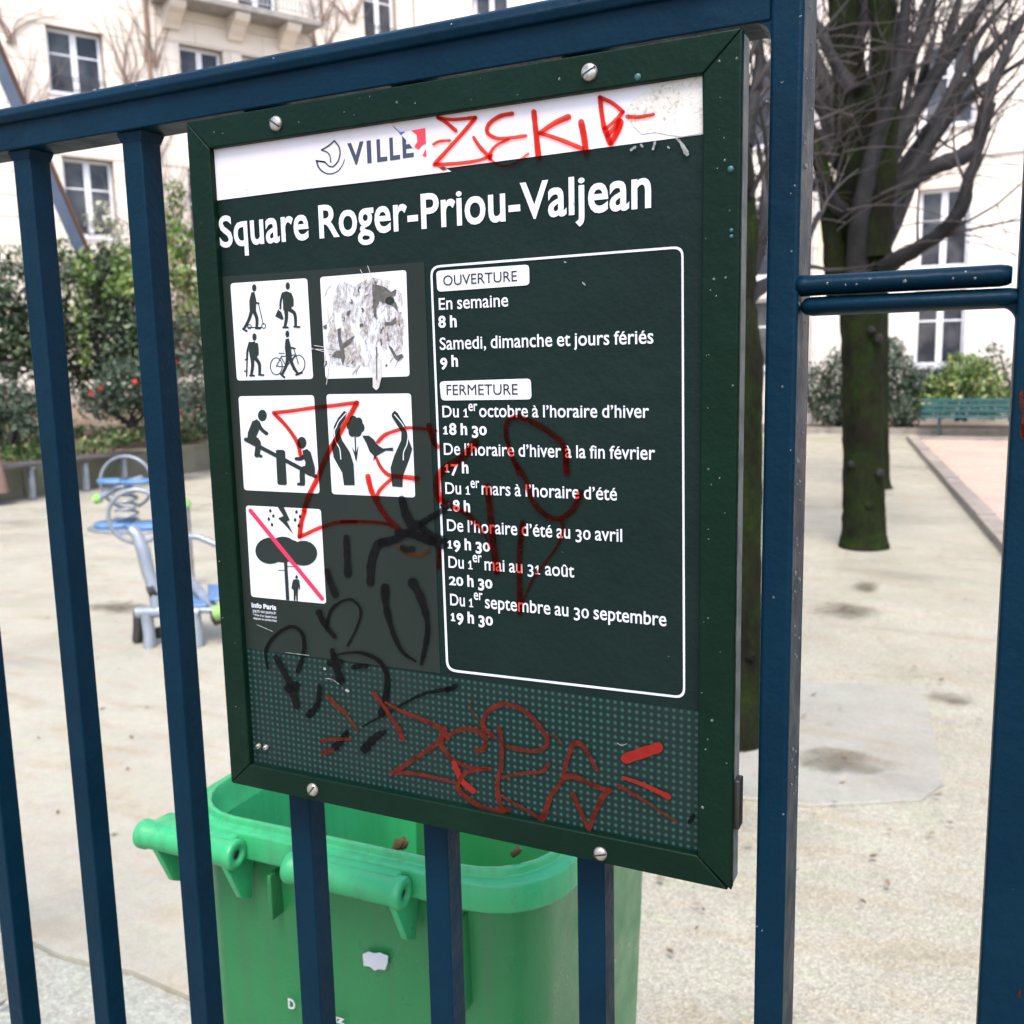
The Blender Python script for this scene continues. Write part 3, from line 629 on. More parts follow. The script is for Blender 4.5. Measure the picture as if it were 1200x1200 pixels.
shrub('garden_shrub', 'sparse pale shrub beside the right hand post behind the bench', 'shrub',
      [lobeY(1180, 445, 22.3, .4, .5), lobeY(1200, 465, 22.1, .5, .5), lobeY(1240, 450, 22.1, .8, .6), lobeY(1165, 415, 22.3, .25, .3)], 1500, .10, 'leafmid', 54)
bp = at_z(1083, 505); bx = bp[0]; by = 20.9
bench = empty('park_bench', (bx, by, 0), 0, 'teal slatted park bench in front of the bushes at the far right', 'bench')
LB = 2.4
z0 = float(at_y(1083, 468, by)[2]); 
for k in range(3): box('back_slat', M['teal'], bench, 0, LB, .30 + .01 * k, .33 + .01 * k, z0 - .078 - (2 - k) * .105, z0 - (2 - k) * .105, .008)
for k in range(4): box('seat_slat', M['teal'], bench, 0, LB, -.12 + k * .105, -.12 + k * .105 + .09, z0 - .36, z0 - .325, .008)
for xx in (.35, 1.95):
    m = MB(); m.tube([(xx, -.10, 0), (xx, -.06, .2), (xx, -.02, z0 - .375)], .025, 6); m.tube([(xx, .42, 0), (xx, .33, .22), (xx, .33, z0 - .375), (xx, .37, z0 - .04)], .025, 6); m.tube([(xx, -.1, z0 - .38), (xx, .34, z0 - .39)], .022, 6)
    m.build('bench_leg', M['tealdark'], bench)

# ------------------------------------------------------------------ trees
def smooth_path(P, R, n=5):
    P = [Vector(p) for p in P]; out, rad = [], []
    for i in range(len(P) - 1):
        p0, p1, p2, p3 = P[max(i-1,0)], P[i], P[i+1], P[min(i+2,len(P)-1)]
        for k in range(n):
            t = k / n
            out.append(0.5 * ((2*p1) + (-p0+p2)*t + (2*p0-5*p1+4*p2-p3)*t*t + (-p0+3*p1-3*p2+p3)*t**3)); rad.append(R[i] + (R[i+1]-R[i])*t)
    out.append(P[-1]); rad.append(R[-1]); return out, rad
def grow(m, p, d, L, r, lvl, rr):
    n = 6; P = [p]; R = [r]; q = Vector(p); dd = Vector(d).normalized()
    for i in range(n):
        dd = (dd + Vector((rr.gauss(0, .16), rr.gauss(0, .16), rr.gauss(.05, .14)))).normalized(); q = q + dd * (L / n); P.append(q.copy()); R.append(r * (1 - .8 * (i + 1) / n))
        if lvl > 0 and i >= 1 and rr.random() < .62:
            d2 = (dd + Vector((rr.gauss(0, .6), rr.gauss(0, .6), rr.gauss(.1, .5)))).normalized(); grow(m, q.copy(), d2, L * rr.uniform(.45, .75), R[-1] * .65, lvl - 1, rr)
    m.tube(P, R, 4 if r < .008 else 5, cap=False)
def tree(name, label, base, trunk, tr, limbs, seed, ntw=2, twL=1.0, LS=1.3, arcs=0):
    root = empty(name, base, 0, label, 'tree'); rr = random.Random(seed); random.seed(seed)
    P, R = smooth_path([Vector(p) - base for p in trunk], tr, 6)
    m = MB(); m.tube(P, R, 22, bump=.035)
    for k in range(3):                       # knots and burrs
        i = rr.randrange(5, len(P) - 2); a = rr.uniform(0, 6.28); c = P[i] + Vector((math.cos(a), math.sin(a), 0)) * R[i] * .9
        m.tube([c - Vector((math.cos(a), math.sin(a), 0)) * .04, c, c + Vector((math.cos(a), math.sin(a), 0)) * .03], [R[i] * .35, R[i] * .3, R[i] * .12], 8, bump=.1)
    m.build('trunk', M['bark'], root)
    tw = MB()
    for (path, rad, mat, den) in limbs:
        P, R = smooth_path([Vector(p) - base for p in path], rad, 6)
        m = MB(); m.tube(P, [q * LS for q in R], 9, bump=.10); m.build('limb', M[mat], root)
        for k in range(int(den * .8)):
            i = rr.randrange(len(P) // 4, len(P)); t = (P[min(i + 1, len(P) - 1)] - P[i - 1]).normalized()
            d = (t * .9 + Vector((rr.gauss(0, .55), rr.gauss(0, .55), rr.gauss(.15, .4)))).normalized(); grow(tw, P[i].copy(), d, twL * rr.uniform(.5, 1.2), min(.013, R[i] * .5 + .004), ntw, rr)
    for k in range(arcs):                    # long thin arching shoots
        p = Vector((rr.uniform(-.3, .3), rr.uniform(-.8, -.2), rr.uniform(2.2, 3.9))); a = rr.uniform(-.6, .6); d = Vector((math.cos(a) * rr.choice((-1, 1, 1)), math.sin(a) * .5, rr.uniform(.2, .9))); P = [p.copy()]
        for q in range(9): d = (d + Vector((rr.gauss(0, .05), rr.gauss(0, .05), -.13))).normalized(); p = p + d * .14; P.append(p.copy())
        tw.tube(P, [.0065 - .0005 * q for q in range(10)], 4, cap=False)
    tag(tw.build('twigs', M['twig'], root), kind='stuff'); return root
b1 = Vector(at_z(1012, 641)); b1.z = 0; Y1 = b1.y
def T1(px, py, dy=0.0): return Vector(at_y(px, py, Y1 + dy))
k1 = 8.0 / F
limbs1 = [
 ([T1(1010,330), T1(1006,240,.05), T1(1000,150,.1), T1(993,60,.15), T1(985,-40,.2), T1(980,-200,.3)], [.13,.13,.115,.10,.085,.05], 'bark', 14),
 ([T1(1020,300,-.1), T1(1024,210,-.15), T1(1034,130,-.2), T1(1040,50,-.2), T1(1030,-40,-.2), T1(1040,-200,-.3)], [.12,.12,.10,.085,.07,.04], 'bark', 14),
 ([T1(1003,320,-.15), T1(1010,240,-.3), T1(1028,165,-.35), T1(1046,110,-.4), T1(1058,40,-.4), T1(1066,-60,-.4)], [.07,.055,.045,.04,.035,.02], 'branch', 12),
 ([T1(1038,312,-.1), T1(1055,302,-.25), T1(1080,288,-.35), T1(1108,268,-.45), T1(1128,240,-.5), T1(1136,205,-.5), T1(1150,170,-.5), T1(1165,120,-.5)], [.065,.05,.04,.042,.04,.03,.02,.012], 'branch', 12),
 ([T1(1034,260,0), T1(1048,230,.05), T1(1072,210,.1), T1(1100,194,.1), T1(1130,182,.15), T1(1146,165,.2), T1(1156,120,.25), T1(1180,60,.3), T1(1210,0,.4)], [.06,.05,.048,.05,.055,.04,.036,.028,.015], 'branch', 12),
 ([T1(985,345,-.05), T1(977,290,-.15), T1(970,230,-.2), T1(955,170,-.25), T1(935,110,-.3), T1(925,20,-.3)], [.09,.065,.055,.045,.03,.018], 'bark', 12),
 ([T1(1035,200,.2), T1(1060,150,.35), T1(1092,95,.5), T1(1128,40,.6), T1(1170,-20,.7), T1(1230,-90,.9)], [.06,.055,.045,.04,.03,.015], 'branch', 16),
 ([T1(1040,235,.3), T1(1075,190,.5), T1(1110,130,.7), T1(1160,60,.9), T1(1220,0,1.1)], [.05,.042,.036,.03,.015], 'branch', 16),
 ([T1(1036,290,.2), T1(1058,240,.5), T1(1085,180,.8), T1(1130,120,1.1), T1(1200,70,1.4)], [.05,.04,.034,.028,.012], 'branch', 16),
 ([T1(1000,110,0), T1(980,70,.1), T1(960,35,.2), T1(920,5,.3), T1(880,-30,.4)], [.06,.05,.04,.03,.015], 'branch', 12),
 ([T1(985,190,.1), T1(965,165,.2), T1(945,150,.3), T1(915,110,.4), T1(890,60,.5)], [.06,.045,.035,.025,.012], 'branch', 12),
 ([T1(1030,120,.1), T1(1062,75,.2), T1(1085,20,.3), T1(1110,-50,.4)], [.055,.045,.035,.018], 'branch', 14),
 ([T1(990,250,-.2), T1(972,232,-.35), T1(960,215,-.5), T1(940,225,-.7)], [.05,.04,.03,.015], 'branch', 10),
 ([T1(1000,60,.1), T1(1015,10,.2), T1(1010,-60,.3)], [.05,.04,.02], 'branch', 8)]
t1 = tree('pollarded_tree', 'dark mossy tree with many cut limbs and bare twigs right of the blue post', b1,
     [b1, T1(1012,625), T1(1012,580), T1(1011,500), T1(1010,420), T1(1010,360), T1(1012,300)], [.215,.182,.168,.163,.162,.175,.15], limbs1, 61, 2, 1.0, 1.32, 26)
b2 = Vector(at_z(855, 868)); b2.z = 0; Y2 = b2.y
def T2(px, py, dy=0.0): return Vector(at_y(px, py, Y2 + dy))
limbs2 = [
 ([T2(862,360), T2(872,290), T2(873,200,.05), T2(870,110,.1), T2(868,20,.1), T2(870,-120,.2)], [.075,.05,.035,.03,.024,.012], 'bark', 14),
 ([T2(850,350,.1), T2(820,270,.3), T2(790,180,.5), T2(740,60,.8)], [.07,.055,.04,.02], 'bark', 8),
 ([T2(868,330,0), T2(884,300,.05), T2(893,270,.1), T2(900,215,.3), T2(915,130,.6), T2(940,30,.9)], [.05,.036,.03,.025,.018,.01], 'branch', 12),
 ([T2(860,380,.1), T2(876,350,.2), T2(895,335,.35), T2(925,320,.6), T2(960,250,.9)], [.05,.036,.03,.022,.012], 'branch', 6),
 ([T2(873,170,.05), T2(885,110,.1), T2(890,60,.2), T2(880,-30,.3)], [.03,.026,.02,.01], 'branch', 8)]

for (px, py, r) in ((1003, 398, .034), (1012, 388, .03), (996, 552, .034), (1029, 543, .034)):
    c = T1(px, py); c.y = b1.y; u = Vector(EYE) - c; u.z = 0; u.normalize(); sx = Vector((-u.y, u.x, 0)); off = (px - 1012) * k1 * .9; R0 = .163
    p = Vector((b1.x, b1.y, c.z)) + sx * (-off) * -1 * -1 + u * math.sqrt(max(R0 * R0 - off * off, .0004)); m = MB()
    m.tube([p - u * .03 - Vector(b1), p + u * .02 - Vector(b1), p + u * .035 - Vector(b1)], [r * 1.25, r, r * .6], 12, bump=.12); m.build('pruning_scar', M['scar'], t1)
tree('pollarded_tree', 'nearer dark trunk showing in the gap between the notice board and the blue post', b2,
     [b2, T2(855,850), T2(856,760), T2(857,640), T2(858,520), T2(858,420), T2(858,350)], [.165,.145,.13,.122,.12,.12,.085], limbs2, 62, 2, .6, 1.0)
b3 = Vector(at_z(1026, 572)); b3.z = 0; Y3 = b3.y
def T3(px, py, dy=0.0): return Vector(at_y(px, py, Y3 + dy))
limbs3 = []
rr = random.Random(5)
for k in range(11):
    a = rr.uniform(-1, 1); x0, y0 = 1026, rr.uniform(200, 320); P = [T3(x0, y0)]; x, y, dy = x0, y0, 0
    for q in range(4): x += a * rr.uniform(30, 55); y -= rr.uniform(35, 80); dy += rr.uniform(-.5, .5); P.append(T3(x, y, dy))
    limbs3.append((P, [.09, .07, .05, .035, .015], 'branch', 10))
tree('pollarded_tree', 'third tree standing directly behind the main mossy trunk', b3,
     [b3, T3(1026,560), T3(1026,500), T3(1026,400), T3(1026,280), T3(1026,160), T3(1030,20)], [.2,.17,.15,.15,.14,.12,.08], limbs3, 63, 2, 1.6)

# ------------------------------------------------------------------ wheelie bin
hx = Vector((0.38, 0.012, 0)).normalized()
BO = Vector((-0.638, 0.832, 0)); brz = math.atan2(hx.y, hx.x)
wb = empty('wheelie_bin', BO, brz, 'open green wheelie bin without its lid behind the fence', 'bin')
def rrect(w, d, r, z, n=6, y0=0.0, cx=0.0):
    pts = []
    for (sx, sy, a0) in ((1, 1, 0), (-1, 1, 90), (-1, -1, 180), (1, -1, 270)):
        for k in range(n + 1):
            a = math.radians(a0 + 90 * k / n); pts.append((cx + sx * (w / 2 - r) + r * math.cos(a), y0 + d / 2 + sy * (d / 2 - r) + r * math.sin(a), z))
    return pts
m = MB()
m.loft([rrect(.36, .38, .05, .06, y0=.07), rrect(.43, .41, .06, .10, y0=.05, cx=-.02), rrect(.464, .455, .06, .62, y0=.03, cx=-.014), rrect(.474, .49, .07, 1.0, y0=.018, cx=-.006), rrect(.472, .507, .07, 1.035, y0=.017)], True, True)
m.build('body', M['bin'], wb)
m = MB()
m.loft([rrect(w_, w_ + dd_, .09 * w_ / .514, z_, y0=y_) for (w_, z_, y_, dd_) in ((.474, 1.030, .014, .036), (.508, 1.028, -.002, .037), (.5125, 1.0285, -.0042, .037), (.514, 1.0305, -.005, .037), (.514, 1.058, -.005, .037), (.5125, 1.0605, -.0042, .037), (.5095, 1.0615, -.003, .037),
        (.484, 1.0615, .005, .040), (.4815, 1.0622, .0062, .0405), (.4800, 1.0640, .0069, .0405), (.4795, 1.0690, .0072, .041), (.4780, 1.0705, .0080, .041), (.4700, 1.0705, .0120, .041), (.4685, 1.0690, .0127, .041), (.4675, 1.0560, .0132, .041), (.455, 1.03, .018, .042))], True)
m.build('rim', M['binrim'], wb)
m = MB()
m.loft([rrect(.455, .497, .066, 1.03, y0=.018), rrect(.43, .455, .055, .62, y0=.037), rrect(.385, .405, .05, .115, y0=.057)][::1], True, False, True)
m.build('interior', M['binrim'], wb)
def hinge(x0, x1, name='hinge_barrel'):
    m = MB(); n = 18; yc, zc = -.022, 1.043
    def rg(x, r): return [(x, yc + r * math.cos(2*math.pi*i/n), zc + r * math.sin(2*math.pi*i/n)) for i in range(n)]
    m.loft([rg(x0 + .03, .0065), rg(x0, .0065), rg(x0, .0165), rg(x0 + .002, .0178), rg(x0 + .010, .0178), rg(x0 + .013, .0160), rg(x1 - .013, .0160), rg(x1 - .010, .0178), rg(x1 - .002, .0178), rg(x1, .0165), rg(x1, .0068), rg(x1 - .03, .0065)], True, True, True)
    o = m.build(name, M['binrim'], wb)
    mm = MB(); 
    for xx in (x0 + .004, x1 - .004): mm.tube([(xx - .0003, yc, zc), (xx + .0003, yc, zc)], .0062, 12, smooth=False)
    mm.build('pin_hole_shade', M['black'], o)  # black discs near the barrel mouths, standing in for shade inside the bores
    # web under the barrel joining the rim, and the handle gussets
    k = MB(); k.box(x0 + .012, x1 - .012, -.020, .012, 1.046, 1.0585); k.build('hinge_web', M['binrim'], wb, bevel=.004)
    for xx in ((x0 + .030, x1 - .012) if x0 < -.2 else (x1 - .010,)):
        g = MB(); pr = [(-.036, 1.036), (-.012, .982), (.006, .972), (.02, 1.03), (-.02, 1.04)]; n2 = len(pr)
        g.add([(xx - .004, y, z) for y, z in pr] + [(xx + .004, y, z) for y, z in pr], [tuple(range(n2)), tuple(range(n2, 2*n2))[::-1]] + [(i, n2+i, n2+(i+1)%n2, (i+1)%n2) for i in range(n2)])
        g.build('gusset', M['binrim'], wb, bevel=.0015)
hinge(-.268, -.122); hinge(-.050, .102)
for xx in (-.10, .15):
    mm = MB(); mm.box(xx, xx + .006, -.002 if xx < .14 else .002, .03, .955 if xx != .15 else .90, 1.012); mm.build('rib', M['bin'], wb, bevel=.002)
m = MB()                                                     # embossed arch on the rear face
P = [(.115, 0, .60), (.115, 0, .80)] + [(.165 - .05 * math.cos(a), 0, .80 + .05 * math.sin(a)) for a in [math.pi * k / 10 for k in range(1, 10)]] + [(.215, 0, .80), (.215, 0, .60)]
P = [(x, .030 - (z - .62) * .032 - .0005 + .0, z) for x, y, z in P]; m.tube(P, .0022, 6, smooth=True); m.build('embossed_panel', M['bin'], wb)
for sx in (-1, 1):
    m = MB(); n = 24
    def wr(x, r): return [(x, .02 + r * math.cos(2*math.pi*i/n), .10 + r * math.sin(2*math.pi*i/n)) for i in range(n)]
    m.loft([wr(sx * .20, .03), wr(sx * .20, .092), wr(sx * .205, .10), wr(sx * .235, .10), wr(sx * .24, .092), wr(sx * .24, .03)], True, True, True); m.build('wheel', M['black'], wb)
m = MB(); m.tube([(-.2, .02, .1), (.2, .02, .1)], .011, 8); m.build('axle', M['steel'], wb)
# torn white sticker and stencilled letters on the rear face
def on_bin(px, py):
    # intersection with the bin's rear face plane (local y ~ .016)
    r = ray(px, py); nrm = np.array([-hx.y, hx.x, 0]); p0 = np.array(BO) + nrm * 0.012; t = ((p0 - EYE) @ nrm) / (r @ nrm); p = EYE + r * t
    v = p - np.array(BO); lz = p[2]; return (float(v @ np.array(hx)), .018 + max(0, (1.0 - lz)) * .032 - .0065, float(lz))
m = MB(); pts = [(424, 1119), (431, 1116), (438, 1118), (444, 1117), (454, 1121), (453, 1130), (450, 1138), (442, 1137), (438, 1139), (432, 1134), (425, 1133)]
m.add([on_bin(*p) for p in pts], [tuple(range(len(pts)))[::-1]]); m.build('torn_sticker', M['white'], wb)

# ------------------------------------------------------------------ text helper
def text_mesh(s, bold=0.0):
    c = bpy.data.curves.new('t', 'FONT'); c.body = s; c.size = 1.0; c.offset = bold + (.006 if bold < .01 else .008); c.resolution_u = 4
    o = bpy.data.objects.new('t', c); C.objects.link(o); dg = bpy.context.evaluated_depsgraph_get(); me = bpy.data.meshes.new_from_object(o.evaluated_get(dg))
    vs = [tuple(v.co) for v in me.vertices]; fs = [tuple(p.vertices) for p in me.polygons]
    bpy.data.objects.remove(o); bpy.data.curves.remove(c); bpy.data.meshes.remove(me); return vs, fs
CAP = max(v[1] for v in text_mesh('H', -.006)[0]); XH = max(v[1] for v in text_mesh('x', -.006)[0])
XN = 0.76 * CAP                                   # x-height of the sign's lettering, a little taller than the built-in face
_c = {}
def xmax(t): return max(v[0] for v in text_mesh(t, -.006)[0])
BAR = xmax('|'); ADV_BAR = xmax('||') - BAR
def adv(ch):
    if ('a', ch) not in _c: _c['a', ch] = (xmax('|' + ch + '|') - BAR - ADV_BAR)
    return _c['a', ch]
def glyph_mesh(ch, bold):
    if (ch, bold) in _c: return _c[ch, bold]
    if ch == '1':
        t = .045 + bold * 1.1
        w0 = .20; vs = [(w0 - t, 0), (w0 + t, 0), (w0 + t, XN), (w0 - t * .6, XN), (w0 - .17, XN - .13), (w0 - .14, XN - .20), (w0 - t, XN - .13)]
        fs = [(0, 1, 2, 3, 6), (3, 4, 5, 6)]; h = .06 + bold
        vs += [(w0 - .16, 0), (w0 - t, 0), (w0 - t, h), (w0 - .16, h), (w0 + t, 0), (w0 + .15, 0), (w0 + .15, h), (w0 + t, h)]; fs += [(7, 8, 9, 10), (11, 12, 13, 14)]
        vs = [(x, y, 0) for x, y in vs]
    else:
        vs, fs = text_mesh(ch, bold)
        if ch in '02': vs = [(x, y * XN / CAP, 0) for x, y, _ in vs]
        elif ch in '3479': vs = [(x, y - (CAP - XN), 0) for x, y, _ in vs]
        elif ch.islower():
            vs = [(x, y if y <= 0 else (y * XN / XH if y < XH else XN + (y - XH) * (CAP * 1.06 - XN) / (CAP * 1.06 - XH)), 0) for x, y, _ in vs]
    _c[ch, bold] = (vs, fs); return vs, fs
def string_mesh(s, bold):
    V, Fs, x = [], [], 0.0
    for ch in s:
        if ch == ' ': x += adv('o') * .42; continue
        vs, fs = glyph_mesh(ch, bold); n = len(V); V += [(v[0] + x, v[1], 0) for v in vs]; Fs += [tuple(i + n for i in f) for f in fs]
        x += (.42 if ch == '1' else adv(ch)) + bold * .8
    return V, Fs
YP = 0.6060                                       # panel face
def pp(px, py, y): return tuple(at_y(px, py, y))
def text(name, parent, s, x0, y0, x1, cap, mat, y, bold=0.0, y1=None):
    vs, fs = string_mesh(s, bold); xa = min(v[0] for v in vs); xb = max(v[0] for v in vs)
    p0 = at_y(x0, y0, y); p1 = at_y(x1, y0 if y1 is None else y1, y); pc = at_y(x0, y0 - cap, y)
    sx = (p1[0] - p0[0]) / (xb - xa); sz = (pc[2] - p0[2]) / CAP
    m = MB(); m.add([(p0[0] + (v[0] - xa) * sx, y, p0[2] + v[1] * sz) for v in vs], fs); return m.build(name, mat, parent)

# bin lettering (stencilled, small)
def bin_text(s, x0, y0, x1, cap):
    vs, fs = text_mesh(s, .02); xa = min(v[0] for v in vs); xb = max(v[0] for v in vs); a = on_bin(x0, y0); b = on_bin(x1, y0); c = on_bin(x0, y0 - cap)
    sx = (b[0] - a[0]) / (xb - xa); sz = (c[2] - a[2]) / CAP; m = MB(); m.add([(a[0] + (v[0] - xa) * sx, a[1] - .0, a[2] + v[1] * sz) for v in vs], fs); return m.build('lettering', M['white'], wb)
bin_text('D', 335, 1184, 343, 11); bin_text('ız', 389, 1200, 401, 9)
# drips and dirt spots inside the bin: two brown clumps stuck to the far wall
m = MB()
for (px, py, r) in ((474, 994, .007), (479, 988, .009), (484, 990, .006), (604, 1001, .005)):
    p = at_z(px, py, 1.0) if px < 500 else at_z(px, py, 1.075); v = p - np.array(BO)
    if px < 500:
        d = ray(px, py); t = (BO.y + .40 - 0) / d[1]; p = EYE + d * t; v = p - np.array(BO)
    m = MB(); m.tube([(v[0] - r, v[1], p[2] - r), (v[0], v[1] - .002, p[2]), (v[0] + r, v[1], p[2] + r)], [r * .6, r, r * .5], 7, bump=.3)
    m.build('stuck_leaf', M['litter'], wb)

# ------------------------------------------------------------------ fence
YB = 0.628; YR = 0.622
fence = empty('metal_fence', (-0.12, 0.64, 0), 0, 'dark blue metal railing with square bars, wet with droplets, holding the notice board', 'fence')
fo = Vector(fence.location)
def fb(name, x0, x1, y0, y1, z0, z1, bevel=.0015):
    return box(name, M['blue'], fence, x0 - fo.x, x1 - fo.x, y0 - fo.y, y1 - fo.y, z0, z1, bevel)
ZRB = 1.7985
prof = [(YR, ZRB), (YR + .034, ZRB), (YR + .034, 1.822), (YR + .040, 1.824), (YR + .041, 1.830), (YR + .034, 1.836), (YR + .02, 1.8385), (YR + .006, 1.8365), (YR - .003, 1.832), (YR - .006, 1.826), (YR - .004, 1.8205), (YR, 1.8195)]
m = MB(); n = len(prof); xa, xb = -2.9 - fo.x, -.1268 - fo.x
m.add([(xa, y - fo.y, z) for y, z in prof] + [(xb, y - fo.y, z) for y, z in prof], [tuple(range(n)), tuple(range(n, 2*n))[::-1]] + [(i, n+i, n+(i+1)%n, (i+1)%n) for i in range(n)])
m.build('top_rail', M['blue'], fence, bevel=.0012)
PX = -0.1268
# corner fillet under the rail at the post
m = MB(); r = .010; arc = [(PX - r + r * math.sin(a), ZRB - r + r * math.cos(a)) for a in [math.pi / 2 * k / 6 for k in range(7)]]
poly = [(PX + .001, ZRB + .001)] + [(PX - r, ZRB + .001)] + arc; poly = [(PX + .001, ZRB + .001), (PX - r, ZRB + .001)] + arc + [(PX + .001, ZRB - r)]
n = len(poly); m.add([(x - fo.x, YR + .001 - fo.y, z) for x, z in poly] + [(x - fo.x, YR + .033 - fo.y, z) for x, z in poly], [tuple(range(n)), tuple(range(n, 2*n))[::-1]] + [(i, n+i, n+(i+1)%n, (i+1)%n) for i in range(n)])
m.build('corner_fillet', M['blue'], fence)
bars = [at_y(92, 1000, YB)[0], at_y(208, 1000, YB)[0], at_y(342, 1000, YB)[0], at_y(497, 1000, YB)[0], at_y(676, 1030, YB)[0]]
sp = (bars[-1] - bars[0]) / 4
xs = [bars[0] - sp * k for k in range(11, 0, -1)] + bars
for x in xs:
    if x < -2.85: continue
    b = fb('bar', x, x + .0218, YB, YB + .0218, .13, ZRB + .003)
    m = MB()                                    # welded flares at the head of the bar
    x0, x1 = x - fo.x, x + .0218 - fo.x; ya, yb = YB - fo.y, YB + .0218 - fo.y; e = .0035; zt = ZRB - .0005; zb = ZRB - .008
    m.loft([[(x0 - .0003, ya - .0003, zb), (x1 + .0003, ya - .0003, zb), (x1 + .0003, yb, zb), (x0 - .0003, yb, zb)], [(x0 - e, ya - .002, zt), (x1 + e, ya - .002, zt), (x1 + e, yb + .002, zt), (x0 - e, yb + .002, zt)]], False)
    m.build('weld', M['blue'], b)
fb('bottom_rail', -2.9, PX, YR, YR + .034, .10, .13, .002)
fb('corner_post', PX, PX + .0195, YR - .0012, YR + .0455, 0, 1.99, .0028)
# right-hand post and the rails that join it
GX = 0.0118
gp = fb('gate_post', GX, GX + .062, YR - .0005, YR + .045, 0, 1.99, .0025)
# upper mid rail: half-round with fillet at the left, closed round end at the right
def roundbar(x0, x1, zc, r, yc, name, mat, lf=0.0):
    m = MB(); n = 14; k = [(0.0, 1.0)]
    def rg(x, s, dz=0): return [(x - fo.x, yc + .014 * s * math.cos(2*math.pi*i/n) - fo.y, zc + dz + r * s * math.sin(2*math.pi*i/n)) for i in range(n)]
    L_ = [rg(x0, 1 + lf, 0), rg(x0 + .004, 1 + lf * .4), rg(x0 + .009, 1)] if lf else [rg(x0, .5), rg(x0 + .002, .85), rg(x0 + .006, 1)]
    m.loft(L_ + [rg(x1 - .006, 1), rg(x1 - .002, .9), rg(x1, .72)], True, True, True); return m.build(name, mat, fence)
roundbar(PX + .0185, GX - .003, 1.6437, .0062, YR + .012, 'upper_mid_rail', M['blue'], .05)
roundbar(PX + .0200, GX + .002, 1.6310, .0058, YR + .013, 'lower_mid_rail', M['blue'])
for (x, z, s) in ((GX, 1.6262, -1),):             # weld fillet below the lower rail
    m = MB(); r = .009; arc = [(x - r + r * math.sin(a), z - r + r * math.cos(a)) for a in [math.pi / 2 * k / 6 for k in range(7)]]
    poly = [(x + .001, z + .002), (x - r, z + .002)] + arc + [(x + .001, z - r)]; n = len(poly)
    m.add([(a - fo.x, YR + .004 - fo.y, b) for a, b in poly] + [(a - fo.x, YR + .022 - fo.y, b) for a, b in poly], [tuple(range(n)), tuple(range(n, 2*n))[::-1]] + [(i, n+i, n+(i+1)%n, (i+1)%n) for i in range(n)]); m.build('corner_fillet', M['blue'], fence)
fb('bottom_rail', PX + .0195, GX, YR, YR + .03, .10, .13, .002)
# the railing goes on beyond the right edge
fb('top_rail', GX + .062, 1.9, YR, YR + .034, ZRB, 1.836, .003); fb('bottom_rail', GX + .062, 1.9, YR, YR + .034, .10, .13, .002)
x = GX + .062 + .112
while x < 1.85: fb('bar', x, x + .0218, YB, YB + .0218, .1305, ZRB - .0005); x += sp
# red spray flecks on the right post
m = MB()
for (px, py, rx, rz) in ((1197, 470, 3, 14), (1199, 500, 3, 16), (1195, 1165, 1.5, 6), (1199, 505, 4, 10)):
    pts = [(px + rx * math.cos(a) * random.uniform(.7, 1.1), py + rz * math.sin(a) * random.uniform(.8, 1.1)) for a in [2*math.pi*k/12 for k in range(12)]]
    m.add([Vector(pp(a, b, YR - .0012)) - fo for a, b in pts], [tuple(range(12))[::-1]])
m.build('red_paint_fleck', M['redfaint'], fence, 'stuff')
# droplets
def drops(n, sampler, rmin, rmax, seed):
    rr = random.Random(seed); m = MB()
    for k in range(n):
        p, nrm, up = sampler(rr); r = rr.uniform(rmin, rmax) * (1 if rr.random() > .12 else 1.6); nrm = Vector(nrm).normalized(); t = nrm.orthogonal().normalized(); b = nrm.cross(t); p = Vector(p)
        N = 8; rings = []
        for (s, h) in ((1, 0), (.86, .32), (.5, .58)): rings.append([p + (t * math.cos(2*math.pi*i/N) + b * math.sin(2*math.pi*i/N)) * r * s + nrm * r * h for i in range(N)])
        m.loft(rings, True, False, True)
    return m
def s_cap(rr): x = rr.uniform(-.95, -.15); t = rr.random(); return ((x, YR - .005 + .01 * t, 1.829 + .007 * t), (0, -.6, .8), 0)
def s_front(rr): return ((rr.uniform(PX + .001, PX + .018), YR - .0013, rr.uniform(1.2, 1.83)), (0, -1, 0), 0)
def s_side(rr): return ((PX + .0196, YR + rr.uniform(.002, .04), rr.uniform(1.3, 1.84)), (1, 0, 0), 0)
def s_rail(rr): return ((rr.uniform(PX + .03, GX - .01), YR - .0015, 1.6437 + rr.uniform(-.002, .003)), (0, -1, .2), 0)
m = drops(60, s_cap, .0007, .0015, 1); m2 = drops(12, s_front, .0005, .0010, 2); m3 = drops(60, s_side, .0006, .0013, 3); m4 = drops(8, s_rail, .0006, .0011, 4)
for q in (m2, m3, m4): m.add(q.v, q.f, True)
m.v = [tuple(Vector(v) - fo) for v in m.v]; m.build('water_droplets', M['drop'], fence, 'stuff')

